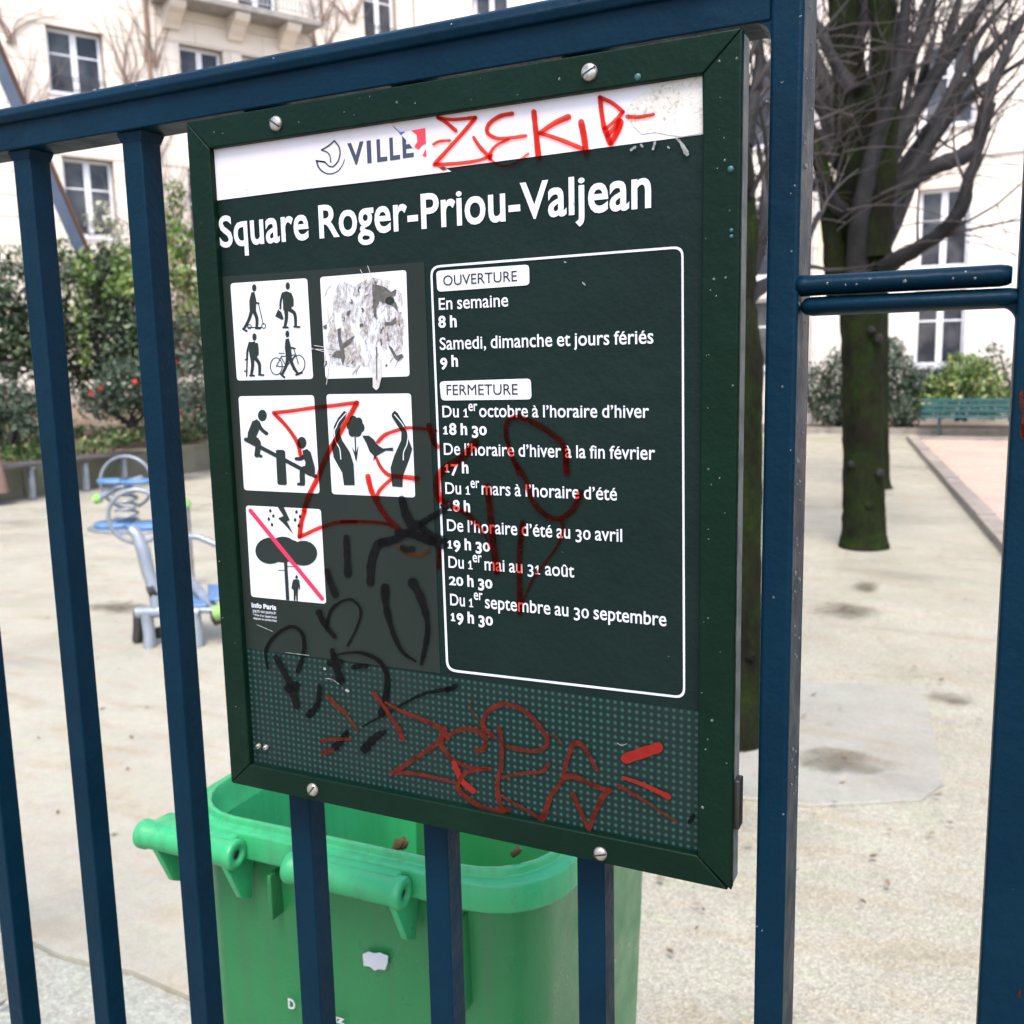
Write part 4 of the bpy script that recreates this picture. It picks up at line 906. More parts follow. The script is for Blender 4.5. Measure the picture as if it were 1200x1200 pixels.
# ------------------------------------------------------------------ the notice board
SX0, SX1, SZ0, SZ1 = -.567, -.1385, 1.2511, 1.7900
IX0, IX1, IZ0, IZ1 = -.5455, -.1615, 1.2712, 1.7680
sign = empty('notice_board', (SX0, .62, SZ0), 0, 'dark green framed park notice board with white lettering and red and black graffiti', 'sign')
sgo = Vector(sign.location)
class SMB(MB):
    def build(s, name, mat, parent=None, kind=None, bevel=0, seg=2):
        s.v = [(v[0] - sgo.x, v[1] - sgo.y, v[2] - sgo.z) for v in s.v]; return MB.build(s, name, mat, parent, kind, bevel, seg)
def mitre(a, b, c, d, name='frame_profile'):
    """prism with quad a,b (outer) c,d (inner); front y=.600, back .6062"""
    m = SMB(); y0, y1 = .6000, .6072
    fr = [a, b, c, d]; m.add([(x, y0, z) for x, z in fr] + [(x, y1, z) for x, z in fr], [(0, 1, 2, 3), (7, 6, 5, 4)] + [(i, 4 + i, 4 + (i + 1) % 4, (i + 1) % 4) for i in range(4)])
    return m.build(name, M['signgreen'], sign, bevel=.0011)
g = .00018
mitre((SX0 + g, SZ1), (SX1 - g, SZ1), (IX1 - g, IZ1), (IX0 + g, IZ1))
mitre((SX1, SZ0 + g), (SX1, SZ1 - g), (IX1, IZ1 - g), (IX1, IZ0 + g)) if False else mitre((SX1, SZ1 - g), (SX1, SZ0 + g), (IX1, IZ0 + g), (IX1, IZ1 - g))
mitre((SX1 - g - .002, SZ0), (SX0 + g, SZ0), (IX0 + g, IZ0), (IX1 - g, IZ0))
mitre((SX0, SZ0 + g), (SX0, SZ1 - g), (IX0, IZ1 - g), (IX0, IZ0 + g))
for o in [o for o in sign.children]:
    bm = bmesh.new(); bm.from_mesh(o.data); bmesh.ops.recalc_face_normals(bm, faces=bm.faces); bm.to_mesh(o.data); bm.free()
m = SMB(); m.box(SX0 + .0006, SX1 - .0003, .6078, .6212, SZ0 + .001, SZ1 - .001); m.build('backing_tray', M['alu'], sign, bevel=.0008)
m = SMB(); m.box(IX0 - .004, IX1 + .004, .6060, .6070, IZ0 - .004, IZ1 + .004); m.build('panel', M['panel'], sign)
m = SMB(); m.box(SX1 - .0006, SX1 + .0035, .606, .617, 1.292, 1.326); m.build('latch', M['black'], sign, bevel=.001)
LY = dict(sheet=.6057, dots=.60575, tile=.6054, glyph=.6051, txt=.6054)
def poly(name, pts, y, mat, parent=sign):
    m = SMB(); m.add([pp(a, b, y) for a, b in pts], [tuple(range(len(pts)))]); o = m.build(name, mat, parent)
    bm = bmesh.new(); bm.from_mesh(o.data); bm.faces.ensure_lookup_table()
    for f in bm.faces:
        if f.normal.y > 0: f.normal_flip()
    bmesh.ops.triangulate(bm, faces=bm.faces, ngon_method='EAR_CLIP'); bm.to_mesh(o.data); bm.free(); return o
_T = text
def stext(s, x0, y0, x1, cap, mat='white', bold=0.0, name='lettering', y=None, parent=sign, y1=None):
    o = _T(name, parent, s, x0, y0, x1, cap, M[mat], y or LY['txt'], bold, y1)
    for v in o.data.vertices: v.co = v.co - sgo
    return o
# graded areas
def planar(x, z, y): return (x, y, z)
zt_dot = [(-.5452, at_y(288, 761, .606)[2]), (-.1618, at_y(802, 830, .606)[2])]
m = SMB(); zd = (zt_dot[0][1] + zt_dot[1][1]) / 2
m.add([(IX0 - .003, LY['dots'], IZ0 - .003), (IX1 + .003, LY['dots'], IZ0 - .003), (IX1 + .003, LY['dots'], zd), (IX0 - .003, LY['dots'], zd)], [(0, 1, 2, 3)]); m.build('dotted_band', M['dots'], sign)
sheetp = poly('pictogram_sticker', [(258, 324.5), (497, 307), (516, 789), (288.5, 760)], LY['sheet'] - .0001, M['sheet'])
# white header strip in two pieces
m = SMB(); za, zb2 = at_y(252, 235, .6057)[2], at_y(525, 196.5, .6057)[2]
hdr = poly('header_strip', [(246, 170), (455, 139), (462, 150), (476, 162), (490, 175), (505, 187), (529, 201), (450, 211), (350, 222.5), (250, 235.5)], .6053, M['strip'])
zt = IZ1 + .003; xA = at_y(455, 139, .6055)[0]
hdr2 = poly('header_strip', [(440, 138), (823, 86), (824, 157.5), (524, 197), (500, 187), (480, 165), (458, 145)], .6056, M['strip'])
poly('torn_patch', [(735, 128), (742, 118), (752, 110), (762, 104), (775, 100), (823, 87), (823.5, 156), (800, 160), (784, 158), (768, 155), (752, 157), (742, 148), (737, 138)], .6052, M['torn'])
# emblem: a small sailing boat outline, then the wordmark
def cat(pts, n=6, closed=False):
    out = []; k = len(pts); rng = range(k if closed else k - 1)
    for i in rng:
        g_ = lambda j: np.array(pts[j % k] if closed else pts[min(max(j, 0), k - 1)], float)
        p0, p1, p2, p3 = g_(i-1), g_(i), g_(i+1), g_(i+2)
        for q in range(n):
            t = q / n; out.append(tuple(0.5 * ((2*p1) + (-p0+p2)*t + (2*p0-5*p1+4*p2-p3)*t*t + (-p0+3*p1-3*p2+p3)*t**3)))
    if not closed: out.append(tuple(pts[-1]))
    return out
def Z(ox, oy, s, pts): return [(ox + a / s, oy + b / s) for a, b in pts]
def stroke(pts, w, y, mat, parent=sign, name='graffiti_stroke', smooth=True, taper=False, lobe_=0.06, m=None):
    P = cat(pts, 6) if smooth and len(pts) > 2 else [tuple(map(float, p)) for p in pts]
    if len(P) == 2: P = [tuple(np.array(P[0]) + (np.array(P[1]) - np.array(P[0])) * t) for t in np.linspace(0, 1, 8)]
    P = [np.array(p) for p in P]; k = len(P); rr = random.Random(int(P[0][0] * 7 + P[0][1] * 3)); Lf, Rt = [], []
    for i in range(k):
        t = P[min(i+1, k-1)] - P[max(i-1, 0)]; t = t / (np.linalg.norm(t) + 1e-9); nn_ = np.array([-t[1], t[0]])
        ww = w[0] + (w[1] - w[0]) * i / (k - 1) if isinstance(w, tuple) else w
        ww *= 1 + rr.uniform(-lobe_, lobe_); Lf.append(P[i] + nn_ * ww / 2); Rt.append(P[i] - nn_ * ww / 2)
    own = m is None; m = m or SMB(); base = len(m.v)
    m.add([pp(a[0], a[1], y) for a in Lf] + [pp(a[0], a[1], y) for a in Rt], [(i, i + 1, k + i + 1, k + i) for i in range(k - 1)])
    for (c, dirn, w_) in ((0, -1, w[0] if isinstance(w, tuple) else w), (k - 1, 1, w[1] if isinstance(w, tuple) else w)):
        t = P[min(c+1, k-1)] - P[max(c-1, 0)]; a0 = math.atan2(t[1], t[0]) + (math.pi if dirn < 0 else 0)
        pts_ = [pp(P[c][0] + w_ / 2 * math.cos(a0 + a), P[c][1] + w_ / 2 * math.sin(a0 + a), y) for a in np.linspace(-math.pi/2, math.pi/2, 7)]; m.add(pts_, [tuple(range(7))])
    if own: return m.build(name, M[mat], parent)
em = SMB()
zz = lambda p: Z(360, 100, 6, p)
for (p, w_) in (([(100, 455), (150, 425), (190, 390), (222, 430), (230, 480), (215, 535), (180, 570), (150, 565), (125, 540), (65, 530), (80, 575), (115, 610), (160, 622), (210, 605), (245, 565), (262, 520)], 1.7), ([(100, 455), (140, 470), (160, 500), (165, 540)], 1.5)):
    if w_ == 1.7:
        stroke(zz(p[:3]), w_, .6050, None, m=em, smooth=False); stroke(zz(p[2:9]), w_, .6050, None, m=em); stroke(zz(p[8:10]), w_, .6050, None, m=em, smooth=False); stroke(zz([(65, 530), (80, 575), (115, 610), (160, 622), (210, 605), (245, 565), (262, 520)]), (2.2, .8), .6050, None, m=em)
    else: stroke(zz(p), w_, .6050, None, m=em)
stroke(zz([(65, 530), (122, 537)]), 1.6, .6050, None, m=em); em.build('boat_emblem', M['navy'], sign)
for (s, x0, x1, yb, cp) in (('V', 408, 427, 193, 24), ('I', 430.5, 435.5, 190.5, 24.5), ('L', 442, 454, 189, 24.5), ('L', 457, 469, 187, 24.5), ('E', 472, 485, 184.5, 24)):
    stext(s, x0, yb, x1, cp, 'navy', .022, y=.60505)
poly('torn_paper_flap', [(470, 158), (480, 152), (488, 158), (489, 166), (484, 174), (478, 166), (472, 160)], .60495, M['strip'])
poly('red_logo_scrap', [(482, 153), (498, 150), (499, 168), (495, 169), (490, 175), (486, 173), (489, 166), (488, 159)], .6050, M['redprint'])
poly('red_logo_scrap', [(499, 174), (499.5, 184), (495, 182.5)], .6050, M['redprint']); poly('blue_logo_scrap', [(467, 155), (475, 154), (470, 158.5)], .6049, M['blueprint'])
poly('red_logo_scrap', [(513, 196), (520, 195), (524, 199), (519, 199.8)], .60495, M['redop'])
# title
stext('Square Roger-Priou-Valjean', 258, 289.5, 763, 35, 'white', .011, 'title_lettering')
# timetable box
def rrpoly(c, r, n=5):
    (ax, ay), (bx_, by_), (cx, cy), (dx, dy) = c; P = [np.array(p, float) for p in c]; out = []
    for i in range(4):
        p = P[i]; a = P[i-1] - p; b = P[(i+1) % 4] - p; a = a / np.linalg.norm(a) * r; b = b / np.linalg.norm(b) * r
        for k in range(n + 1):
            t = k / n; out.append(tuple((1-t)**2 * (p + a) + 2*t*(1-t) * p + t*t * (p + b)))
    return out
o_ = rrpoly([(504, 311.5), (801, 288), (803, 819), (523, 786.5)], 12); i_ = rrpoly([(506.5, 314), (798.5, 291), (800.5, 816), (525.5, 784)], 10)
m = SMB(); n = len(o_); m.add([pp(a, b, LY['txt']) for a, b in o_] + [pp(a, b, LY['txt']) for a, b in i_], [(n + i, n + (i+1) % n, (i+1) % n, i) for i in range(n)]); m.build('timetable_outline', M['white'], sign)
pill1 = poly('heading_label', rrpoly([(511, 317.5), (620, 310), (620.5, 334), (512.5, 342)], 5), LY['tile'], M['white'])
pill2 = poly('heading_label', rrpoly([(515, 447), (622, 443.5), (623, 468), (517, 469.3)], 5), LY['tile'], M['white'])
stext('OUVERTURE', 519.5, 334.8, 606, 11.8, 'glyph', -.006, y=.6051, parent=sign)
stext('FERMETURE', 523.4, 462.9, 606.7, 12, 'glyph', -.006, y=.6051)
W = 'white'
for (s, x0, yb, x1, cp, bd_) in (
    ('En semaine', 514.4, 363, 595.7, 13.4, .004), ('8 h', 513.8, 383.7, 535.3, 12.8, .022), ('Samedi, dimanche et jours fériés', 515.5, 409.8, 765.7, 13.8, .004), ('9 h', 516, 429.6, 536.8, 12.6, .022),
    ('Du 1', 518.6, 488.8, 548.7, 13.2, .004), ('octobre à l’horaire d’hiver', 561.7, 488.6, 760.6, 13.4, .004), ('18 h 30', 519.5, 509, 570.5, 12.6, .022),
    ('De l’horaire d’hiver à la fin février', 520.3, 532.8, 767.7, 13.4, .004), ('17 h', 521.2, 553.5, 549, 12.4, .022),
    ('Du 1', 522, 578.5, 551, 13.2, .004), ('mars à l’horaire d’été', 564.5, 579.5, 723, 13.6, .004), ('18 h', 524, 598.4, 551, 12.4, .022),
    ('De l’horaire d’été au 30 avril', 524, 622, 729, 13.4, .004), ('19 h 30', 524.6, 642.6, 574.4, 12.4, .022),
    ('Du 1', 525.7, 665, 553.8, 13.2, .004), ('mai au 31 août', 568, 668, 672.8, 13.4, .004), ('20 h 30', 526.3, 685, 577, 12.4, .022),
    ('Du 1', 527.7, 709, 554.6, 13.2, .004), ('septembre au 30 septembre', 568.5, 712.5, 781, 13.6, .004), ('19 h 30', 528.3, 727.6, 577.6, 12.4, .022),
    ('er', 549, 481.5, 559.5, 10.8, .006), ('er', 551.5, 571.5, 561.8, 10.8, .006), ('er', 554, 658.5, 564.6, 10.8, .006), ('er', 555.4, 702.5, 565.6, 10.8, .006)):
    stext(s, x0, yb, x1, cp, W, bd_)
stext('Info Paris', 295, 711.5, 323.5, 5.0, W, .03); 
for (s, x0, yb, x1, cp) in (('3975 ou paris.fr', 296, 717, 323.5, 3.2), ('* Prix d’un appel local', 296.5, 721.5, 324, 2.4), ('depuis un poste fixe', 297, 725.5, 324, 2.4)): stext(s, x0, yb, x1, cp, W, .0)

# ---- pictogram tiles
tiles = [[(270, 332), (360, 326), (367, 444), (277.7, 446)], [(375, 324.7), (476, 316.4), (480, 441), (381.5, 444)], [(279.4, 464.4), (368, 463), (374.6, 578.4), (286, 574.4)],
         [(382.4, 462), (481.6, 461), (486.6, 583), (389, 579)], [(288, 592.3), (376, 596.7), (382.3, 707.7), (294.3, 699.3)]]
TO = [poly('pictogram_tile', rrpoly(t, 4), LY['tile'], M['white']) for t in tiles]
def glyph(name, tile, f):
    m = SMB(); f(m); o = m.build(name, M['glyph'], tile); return o
GY = [LY['glyph']]
def gy(): GY[0] -= .0000015; return GY[0]
def gp_(m, pts): 
    y = gy(); P = [pp(a, b, y) for a, b in pts]
    c2 = sum(P[i][0] * P[(i+1) % len(P)][2] - P[(i+1) % len(P)][0] * P[i][2] for i in range(len(P)))
    m.add(P, [tuple(range(len(P))) if c2 > 0 else tuple(range(len(P)))[::-1]])
def ge(m, c, rx, ry, n=18, rot=0): gp_(m, [(c[0] + rx * math.cos(a) * math.cos(rot) - ry * math.sin(a) * math.sin(rot), c[1] + rx * math.cos(a) * math.sin(rot) + ry * math.sin(a) * math.cos(rot)) for a in [2*math.pi*k/n for k in range(n)]])
def gs(m, pts, w_, sm=True): stroke(pts, w_, gy(), None, m=m, smooth=sm, lobe_=0)
def gring(m, c, rx, ry, w_): gs(m, [(c[0] + rx * math.cos(a), c[1] + ry * math.sin(a)) for a in [2*math.pi*k/20 for k in range(21)]], w_, False)
z4 = lambda p: Z(250, 290, 4.615, p); z5 = lambda p: Z(260, 430, 5, p); z7 = lambda p: Z(270, 580, 7.5, p)
def P1(m):                                            # scooter rider
    ge(m, z4([(221, 218)])[0], 2.6, 4.2); gp_(m, z4([(205, 243), (222, 240), (232, 285), (230, 345), (196, 345), (194, 290)]))
    gs(m, z4([(222, 270), (225, 295), (245, 302)]), 2.2); gs(m, z4([(208, 340), (192, 390), (165, 440)]), (4.4, 2.8)); gs(m, z4([(218, 340), (235, 385), (234, 435)]), (4.6, 3)); gs(m, z4([(160, 440), (180, 452)]), 2.4); gs(m, z4([(230, 437), (252, 437)]), 2.4)
    gs(m, z4([(243, 300), (270, 415)]), 1.0); gs(m, z4([(190, 432), (262, 432)]), 1.2); gring(m, z4([(195, 428)])[0], 2.2, 2.6, .9); gring(m, z4([(272, 424)])[0], 2.4, 2.8, .9)
def P2(m):                                            # walker with a bag
    ge(m, z4([(402, 208)])[0], 2.5, 4.4); gp_(m, z4([(372, 243), (395, 236), (418, 245), (428, 300), (420, 335), (378, 340), (376, 300)]))
    gs(m, z4([(374, 250), (364, 290), (362, 330)]), 2.4); gs(m, z4([(418, 250), (428, 280), (428, 315)]), 2.4); gs(m, z4([(392, 335), (395, 380), (386, 430)]), (4.8, 3)); gs(m, z4([(410, 335), (440, 360), (445, 425)]), (4.8, 3)); gs(m, z4([(378, 432), (402, 432)]), 2.4); gs(m, z4([(438, 428), (465, 430)]), 2.4)
    gp_(m, z4([(350, 335), (368, 350), (380, 385), (372, 392), (334, 372)]))
def P3(m):                                            # person with a skateboard
    ge(m, z4([(222, 484)])[0], 2.5, 4.4); gp_(m, z4([(198, 512), (222, 508), (238, 525), (240, 570), (236, 600), (200, 605), (192, 560)]))
    gs(m, z4([(196, 515), (184, 560), (182, 605)]), 2.4); gs(m, z4([(236, 520), (240, 550), (240, 580)]), 2.2); gs(m, z4([(210, 600), (212, 640), (205, 690)]), (4.6, 3)); gs(m, z4([(226, 598), (248, 630), (250, 685)]), (4.6, 3)); gs(m, z4([(198, 693), (220, 693)]), 2.2); gs(m, z4([(246, 688), (270, 690)]), 2.2); gs(m, z4([(182, 600), (180, 695)]), 1.6); gs(m, z4([(172, 607), (180, 607)]), 1.6); gs(m, z4([(168, 668), (178, 668)]), 1.6)
def P4(m):                                            # person pushing a bicycle
    ge(m, z4([(400, 468)])[0], 2.3, 4.0); gp_(m, z4([(390, 496), (408, 492), (418, 530), (425, 590), (392, 595), (386, 540)]))
    gs(m, z4([(408, 515), (412, 538), (436, 545)]), 2.2); gs(m, z4([(402, 590), (395, 635), (372, 685)]), (4.4, 2.8)); gs(m, z4([(412, 590), (430, 640), (455, 680)]), (4.4, 2.8)); gs(m, z4([(364, 684), (384, 702)]), 2.4); gs(m, z4([(448, 688), (478, 676)]), 2.6)
    gring(m, z4([(340, 642)])[0], 7.0, 10.0, 1.0); gring(m, z4([(460, 630)])[0], 7.6, 10.4, 1.0)
    for a, b in (((340, 642), (370, 585)), ((370, 590), (440, 580)), ((370, 600), (395, 645)), ((340, 642), (395, 645)), ((395, 645), (440, 585)), ((436, 550), (460, 630)), ((355, 572), (382, 572)), ((432, 548), (445, 545))): gs(m, z4([a, b]), 1.0)
for f in (P1, P2, P3, P4): glyph('pictogram_figure', TO[0], f)
def P5(m):
    ge(m, z5([(237, 284)])[0], 5.2, 6.8); gp_(m, z5([(178, 318), (205, 306), (222, 325), (218, 370), (200, 410), (215, 418), (228, 450), (180, 460), (132, 425), (150, 412), (152, 385)]))
    gs(m, z5([(212, 325), (232, 365), (262, 390)]), 4.2); gs(m, z5([(190, 430), (212, 445), (206, 515)]), 6.5); gs(m, z5([(205, 515), (230, 523)]), 3.4)
    gs(m, z5([(140, 425), (546, 640)]), 4.6, False); gp_(m, z5([(316, 490), (325, 485), (360, 486), (370, 495), (380, 685), (372, 692), (332, 690), (325, 680)]))
    ge(m, z5([(468, 444)])[0], 5.4, 7.0); gp_(m, z5([(472, 490), (498, 480), (520, 500), (545, 590), (545, 640), (515, 640), (480, 620), (490, 560), (478, 530)])); gs(m, z5([(492, 500), (470, 535), (436, 538)]), 4.2); gs(m, z5([(515, 605), (474, 600), (472, 680)]), 6.2); gs(m, z5([(448, 686), (478, 688)]), 3.4)
glyph('seesaw_pictogram', TO[2], P5)
def P6(m):
    gp_(m, z5([(715, 258), (732, 265), (722, 300), (695, 345), (690, 390), (705, 430), (750, 500), (772, 570), (778, 693), (715, 693), (705, 620), (655, 530), (642, 460), (655, 420), (655, 350), (680, 300)]))
    gp_(m, z5([(1012, 255), (1030, 270), (1075, 345), (1092, 420), (1115, 480), (1098, 540), (1060, 640), (1058, 705), (998, 700), (988, 590), (1010, 520), (1050, 430), (1052, 380), (1020, 330), (995, 290), (995, 275)]))
    for c in ((770, 315), (800, 325), (812, 355), (795, 380), (765, 380), (755, 345), (782, 348)): ge(m, z5([c])[0], 4.8, 6.0, 12)
    gs(m, z5([(780, 395), (785, 540)]), 1.5); gp_(m, z5([(760, 462), (785, 510), (800, 452), (796, 500), (788, 558)]))
    gp_(m, z5([(822, 402), (860, 402), (890, 425), (915, 460), (945, 478), (1002, 472), (1004, 492), (960, 490), (925, 510), (905, 522), (888, 552), (890, 520), (865, 495), (848, 450)]))
glyph('hands_and_bird_pictogram', TO[3], P6)
m = SMB(); stroke(z5([(728, 270), (685, 320), (672, 350), (660, 375), (665, 430), (690, 480), (697, 540)]), 1.1, .60495, None, m=m); stroke(z5([(1012, 280), (1050, 325), (1070, 355), (1090, 385), (1085, 450), (1065, 500), (1063, 545)]), 1.1, .60495, None, m=m); m.build('hand_outline', M['white'], TO[3], 'stuff')
def P7(m):
    ge(m, z7([(350, 490)])[0], 17.5, 15.5, 24); ge(m, z7([(640, 512)])[0], 16.3, 14.6, 24); ge(m, z7([(460, 480)])[0], 17, 15.2, 24); ge(m, z7([(520, 490)])[0], 15, 13, 24)
    gp_(m, z7([(470, 580), (498, 580), (518, 925), (488, 922)])); gs(m, z7([(420, 660), (478, 663)]), .8); gs(m, z7([(495, 627), (560, 630)]), .8)
    ge(m, z7([(581, 722)])[0], 1.5, 2.1); gp_(m, z7([(556, 742), (596, 742), (604, 800), (592, 840), (592, 930), (580, 932), (576, 860), (570, 930), (556, 928), (555, 840), (540, 820)])); gs(m, z7([(600, 750), (606, 790), (608, 828)]), 1.1); gs(m, z7([(554, 750), (544, 790), (540, 822)]), 1.1)
    gp_(m, z7([(412, 100), (468, 105), (522, 222), (496, 232), (548, 335), (560, 352), (462, 245), (418, 205), (466, 185)]))
    for c in ((350, 140), (377, 185), (337, 213), (365, 262), (580, 150), (612, 190), (568, 220), (600, 270)): ge(m, z7([c])[0], 1.5, 1.9, 10); gp_(m, z7([(c[0] - 8, c[1] - 4), (c[0] + 6, c[1] - 5), (c[0] - 2, c[1] - 24)]))
glyph('tree_and_lightning_pictogram', TO[4], P7)
stroke(z7([(175, 137), (806, 912)]), 4.6, .60490, 'crimson', TO[4], 'red_bar', lobe_=0)
# scratched tile
rr = random.Random(77); z4b = z4
for (mt, cnt, w_) in (('scr_grey', 46, (.5, 1.8)), ('scr_brown', 52, (.4, 1.7)), ('scr_dark', 22, (.8, 2.4))):
    m = SMB()
    for k in range(cnt):
        x = rr.gauss(0, 1) * 70 + rr.choice((700, 880, 960, 700)); y = rr.uniform(180, 640); L_ = rr.uniform(14, 75) if mt != 'scr_dark' else rr.uniform(8, 34); a = rr.gauss(math.pi / 2 + .15, .35)
        if not (600 < x < 1040): continue
        q = [(x, y), (x + L_ * .5 * math.cos(a) + rr.uniform(-8, 8), y + L_ * .5 * math.sin(a)), (x + L_ * math.cos(a), y + L_ * math.sin(a))]
        q = [(min(max(u, 592), 1048), min(max(v, 140), 690)) for u, v in q]; ww = rr.uniform(*w_); stroke(z4(q), (ww, ww * rr.uniform(.1, .9)), .60505 - k * .0000015 - (.0001 if mt == 'scr_dark' else .00005 if mt == 'scr_brown' else 0), None, m=m, lobe_=.45)
    m.build('scratches', M[mt], TO[1], 'stuff')
def blotch(pts, mat, y, name='scratches'): poly(name, z4(pts), y, M[mat], TO[1])
mm_ = Mat('scraped_paper'); mm_.set(mm_.ramp(mm_.noise(350, detail=5), [(0.35, (0.16, 0.13, 0.11)), (0.5, (0.30, 0.27, 0.25)), (0.65, (0.44, 0.43, 0.44))]), 0.8)
tr = mm_.n('BsdfTransparent'); mx = mm_.n('MixShader'); mm_.l(mm_.ramp(mm_.noise(1.0, mm_.co('Object', (170, 170, 70)), detail=7, rough=0.72), [(0.44, (0, 0, 0)), (0.58, (0.85,) * 3)]), mx.inputs[0]); mm_.l(tr.outputs[0], mx.inputs[1]); mm_.l(mm_.p.outputs[0], mx.inputs[2]); mm_.l(mx.outputs[0], mm_.out.inputs[0])
poly('scraped_paper', z4([(690, 170), (760, 210), (850, 160), (960, 180), (1020, 250), (1035, 420), (1020, 560), (960, 600), (900, 560), (860, 640), (760, 650), (640, 630), (610, 540), (640, 400), (650, 250)]), .60515, mm_.m, TO[1])
m = SMB()
for i, pts in enumerate([[(858, 215), (880, 200), (930, 215), (960, 240), (990, 225), (985, 260), (960, 268), (990, 300), (1000, 350), (975, 320), (930, 300), (900, 290), (880, 330), (885, 390), (868, 370), (862, 280)], [(925, 405), (960, 402), (985, 375), (992, 400), (970, 420), (930, 422)], [(945, 530), (965, 540), (990, 585), (1020, 575), (1030, 590), (1000, 615), (980, 600)], [(670, 440), (690, 436), (688, 480), (700, 520), (740, 490), (765, 475), (740, 520), (705, 545), (712, 590), (700, 640), (690, 600), (640, 590), (655, 565), (685, 555), (675, 500)], [(592, 425), (612, 415), (615, 440), (598, 440)], [(790, 415), (812, 410), (808, 428), (792, 430)], [(738, 300), (758, 296), (752, 306)], [(725, 345), (745, 338), (735, 365), (720, 370)]]):
    y = .60488 - i * .000003; P = [pp(a, b, y) for a, b in z4(pts)]; c2 = sum(P[i][0]*P[(i+1)%len(P)][2]-P[(i+1)%len(P)][0]*P[i][2] for i in range(len(P))); m.add(P, [tuple(range(len(P))) if c2 > 0 else tuple(range(len(P)))[::-1]])
m.build('scraped_patch', M['scr_dark'], TO[1])
ge_ = SMB(); ge(ge_, z4([(955, 288)])[0], 5.5, 4.8); ge_.v = [(v[0], .60484, v[2]) for v in ge_.v]; ge_.build('scraped_patch', M['glyph'], TO[1])
poly('peeled_tongue', z4([(848, 600), (905, 600), (910, 700), (895, 760), (880, 772), (862, 755), (862, 700)]), .60486, M['scr_grey'], TO[1]); stroke(z4([(882, 540), (884, 715)]), 1.3, .60478, 'scr_dark', TO[1], 'scratches')
for (a, b) in (((530, 545), (640, 575)), ((545, 530), (680, 550)), ((795, 120), (830, 190)), ((835, 100), (870, 200)), ((630, 600), (612, 740)), ((520, 548), (600, 552))): stroke(z4([a, b]), .7, .6047, 'scr_grey', TO[1], 'scratches')

# ---- graffiti
GI = [.60460]
def G(pts, w_, mat, sm=True, lobe_=.08):
    GI[0] -= .000006; stroke(pts, w_, GI[0], mat, sign, 'graffiti_stroke', sm, lobe_=lobe_)
z3 = lambda p: Z(450, 20, 2.667, p); z8 = lambda p: Z(560, 80, 4.286, p); zc = lambda p: Z(370, 460, 5.217, p); zo5 = lambda p: Z(490, 280, 3.529, p); zo6 = lambda p: Z(490, 540, 3.529, p)
zb = lambda p: Z(290, 660, 4.444, p); zk = lambda p: Z(440, 800, 4.615, p); zr = lambda p: Z(640, 830, 6, p)
for p, w_ in (([(508, 169), (515, 165.5), (527, 164.5)], 3.4), ([(513, 138), (522, 143), (534, 153)], (4, 4.6)), ([(513, 137.5), (530, 140), (557, 137.5)], (3.6, 4.4)), ([(557, 138), (540, 158), (510, 191)], (4.6, 4.6)), ([(509, 193), (535, 191.5), (560, 188), (576, 182)], (4.8, 3.6)), ([(555, 161), (563, 173), (574, 184)], (4, 5)),
              ([(600, 133), (586, 136), (573, 145), (571, 155), (582, 162), (598, 161.5), (616, 159)], (5.2, 4)), ([(596, 163), (582, 170), (575, 178), (574, 186)], (3, 4.4)), ([(625.5, 131), (628, 155), (631, 184)], (6.4, 7)), ([(666, 137), (650, 144), (632, 156)], (7.2, 5)), ([(633, 156), (655, 163), (682, 174)], (4.6, 5.4)), ([(681, 143), (684, 158), (687, 179)], (7.4, 7.4)),
              ([(703, 114), (705, 132), (708, 150)], (5.4, 6)), ([(703, 114), (718, 121), (730, 131)], (5, 5)), ([(730, 131), (720, 142), (709, 151)], (5, 3.6)), ([(709, 151), (712, 160), (715, 168)], (7, 6)), ([(716, 168), (724, 153), (727, 143)], (6, 8)), ([(712, 158), (720, 150), (726, 140)], (6, 5)), ([(735, 136.5), (748, 137), (766, 134)], (5, 3.6))):
    G(p, w_, 'redmul2')
G([(574, 186), (586, 194), (602, 192), (619, 180)], 3.0, 'redmul')
mid = [(460, 520), (440, 440), (380, 350), (308, 275)]
G(z5(mid), 4.4, 'redmul2'); G(z5([(303, 268), (400, 258), (540, 238), (660, 225), (790, 208)]), 4.4, 'redmul2')
G(z5([(790, 210), (760, 265), (740, 300), (700, 370), (665, 430), (640, 470), (590, 570), (560, 650), (510, 750), (480, 840)]) + z7([(650, 140), (620, 250), (608, 365)]), (6, 5.4), 'redmul2')
G(z7([(605, 368), (660, 345), (780, 290), (950, 240), (1120, 235)]) + zc([(150, 790), (300, 790), (430, 802), (530, 850)]), (4.6, 3.4), 'redmul2')
G(zc([(735, 235), (680, 225), (570, 215), (480, 235), (420, 260), (380, 300)]), (3.4, 4.6), 'redmul2'); G(zc([(370, 400), (400, 460), (450, 505), (530, 515), (620, 525)]), (3.4, 6), 'redmul2')
G(zc([(460, 530), (420, 565), (385, 605), (375, 650), (400, 720), (460, 790), (530, 850)]), (4, 5), 'redmul2'); G(zc([(318, 512), (340, 600), (390, 700), (450, 780), (520, 845)]), (6.4, 5), 'redmul2')
G(zc([(975, 305), (920, 370), (850, 425), (790, 462), (750, 510), (740, 570), (752, 650)]), (9, 8), 'redmul'); G(zc([(752, 650), (820, 690), (900, 730), (1010, 830)]), (8, 3), 'redmul'); G(zc([(690, 200), (720, 300), (745, 330)]), 6, 'redmul')
G(zc([(1048, 570), (1062, 700), (1080, 880), (1105, 1095)]), (7, 8), 'redmul'); G(zc([(745, 900), (755, 1000), (750, 1070)]), 5, 'redmul')
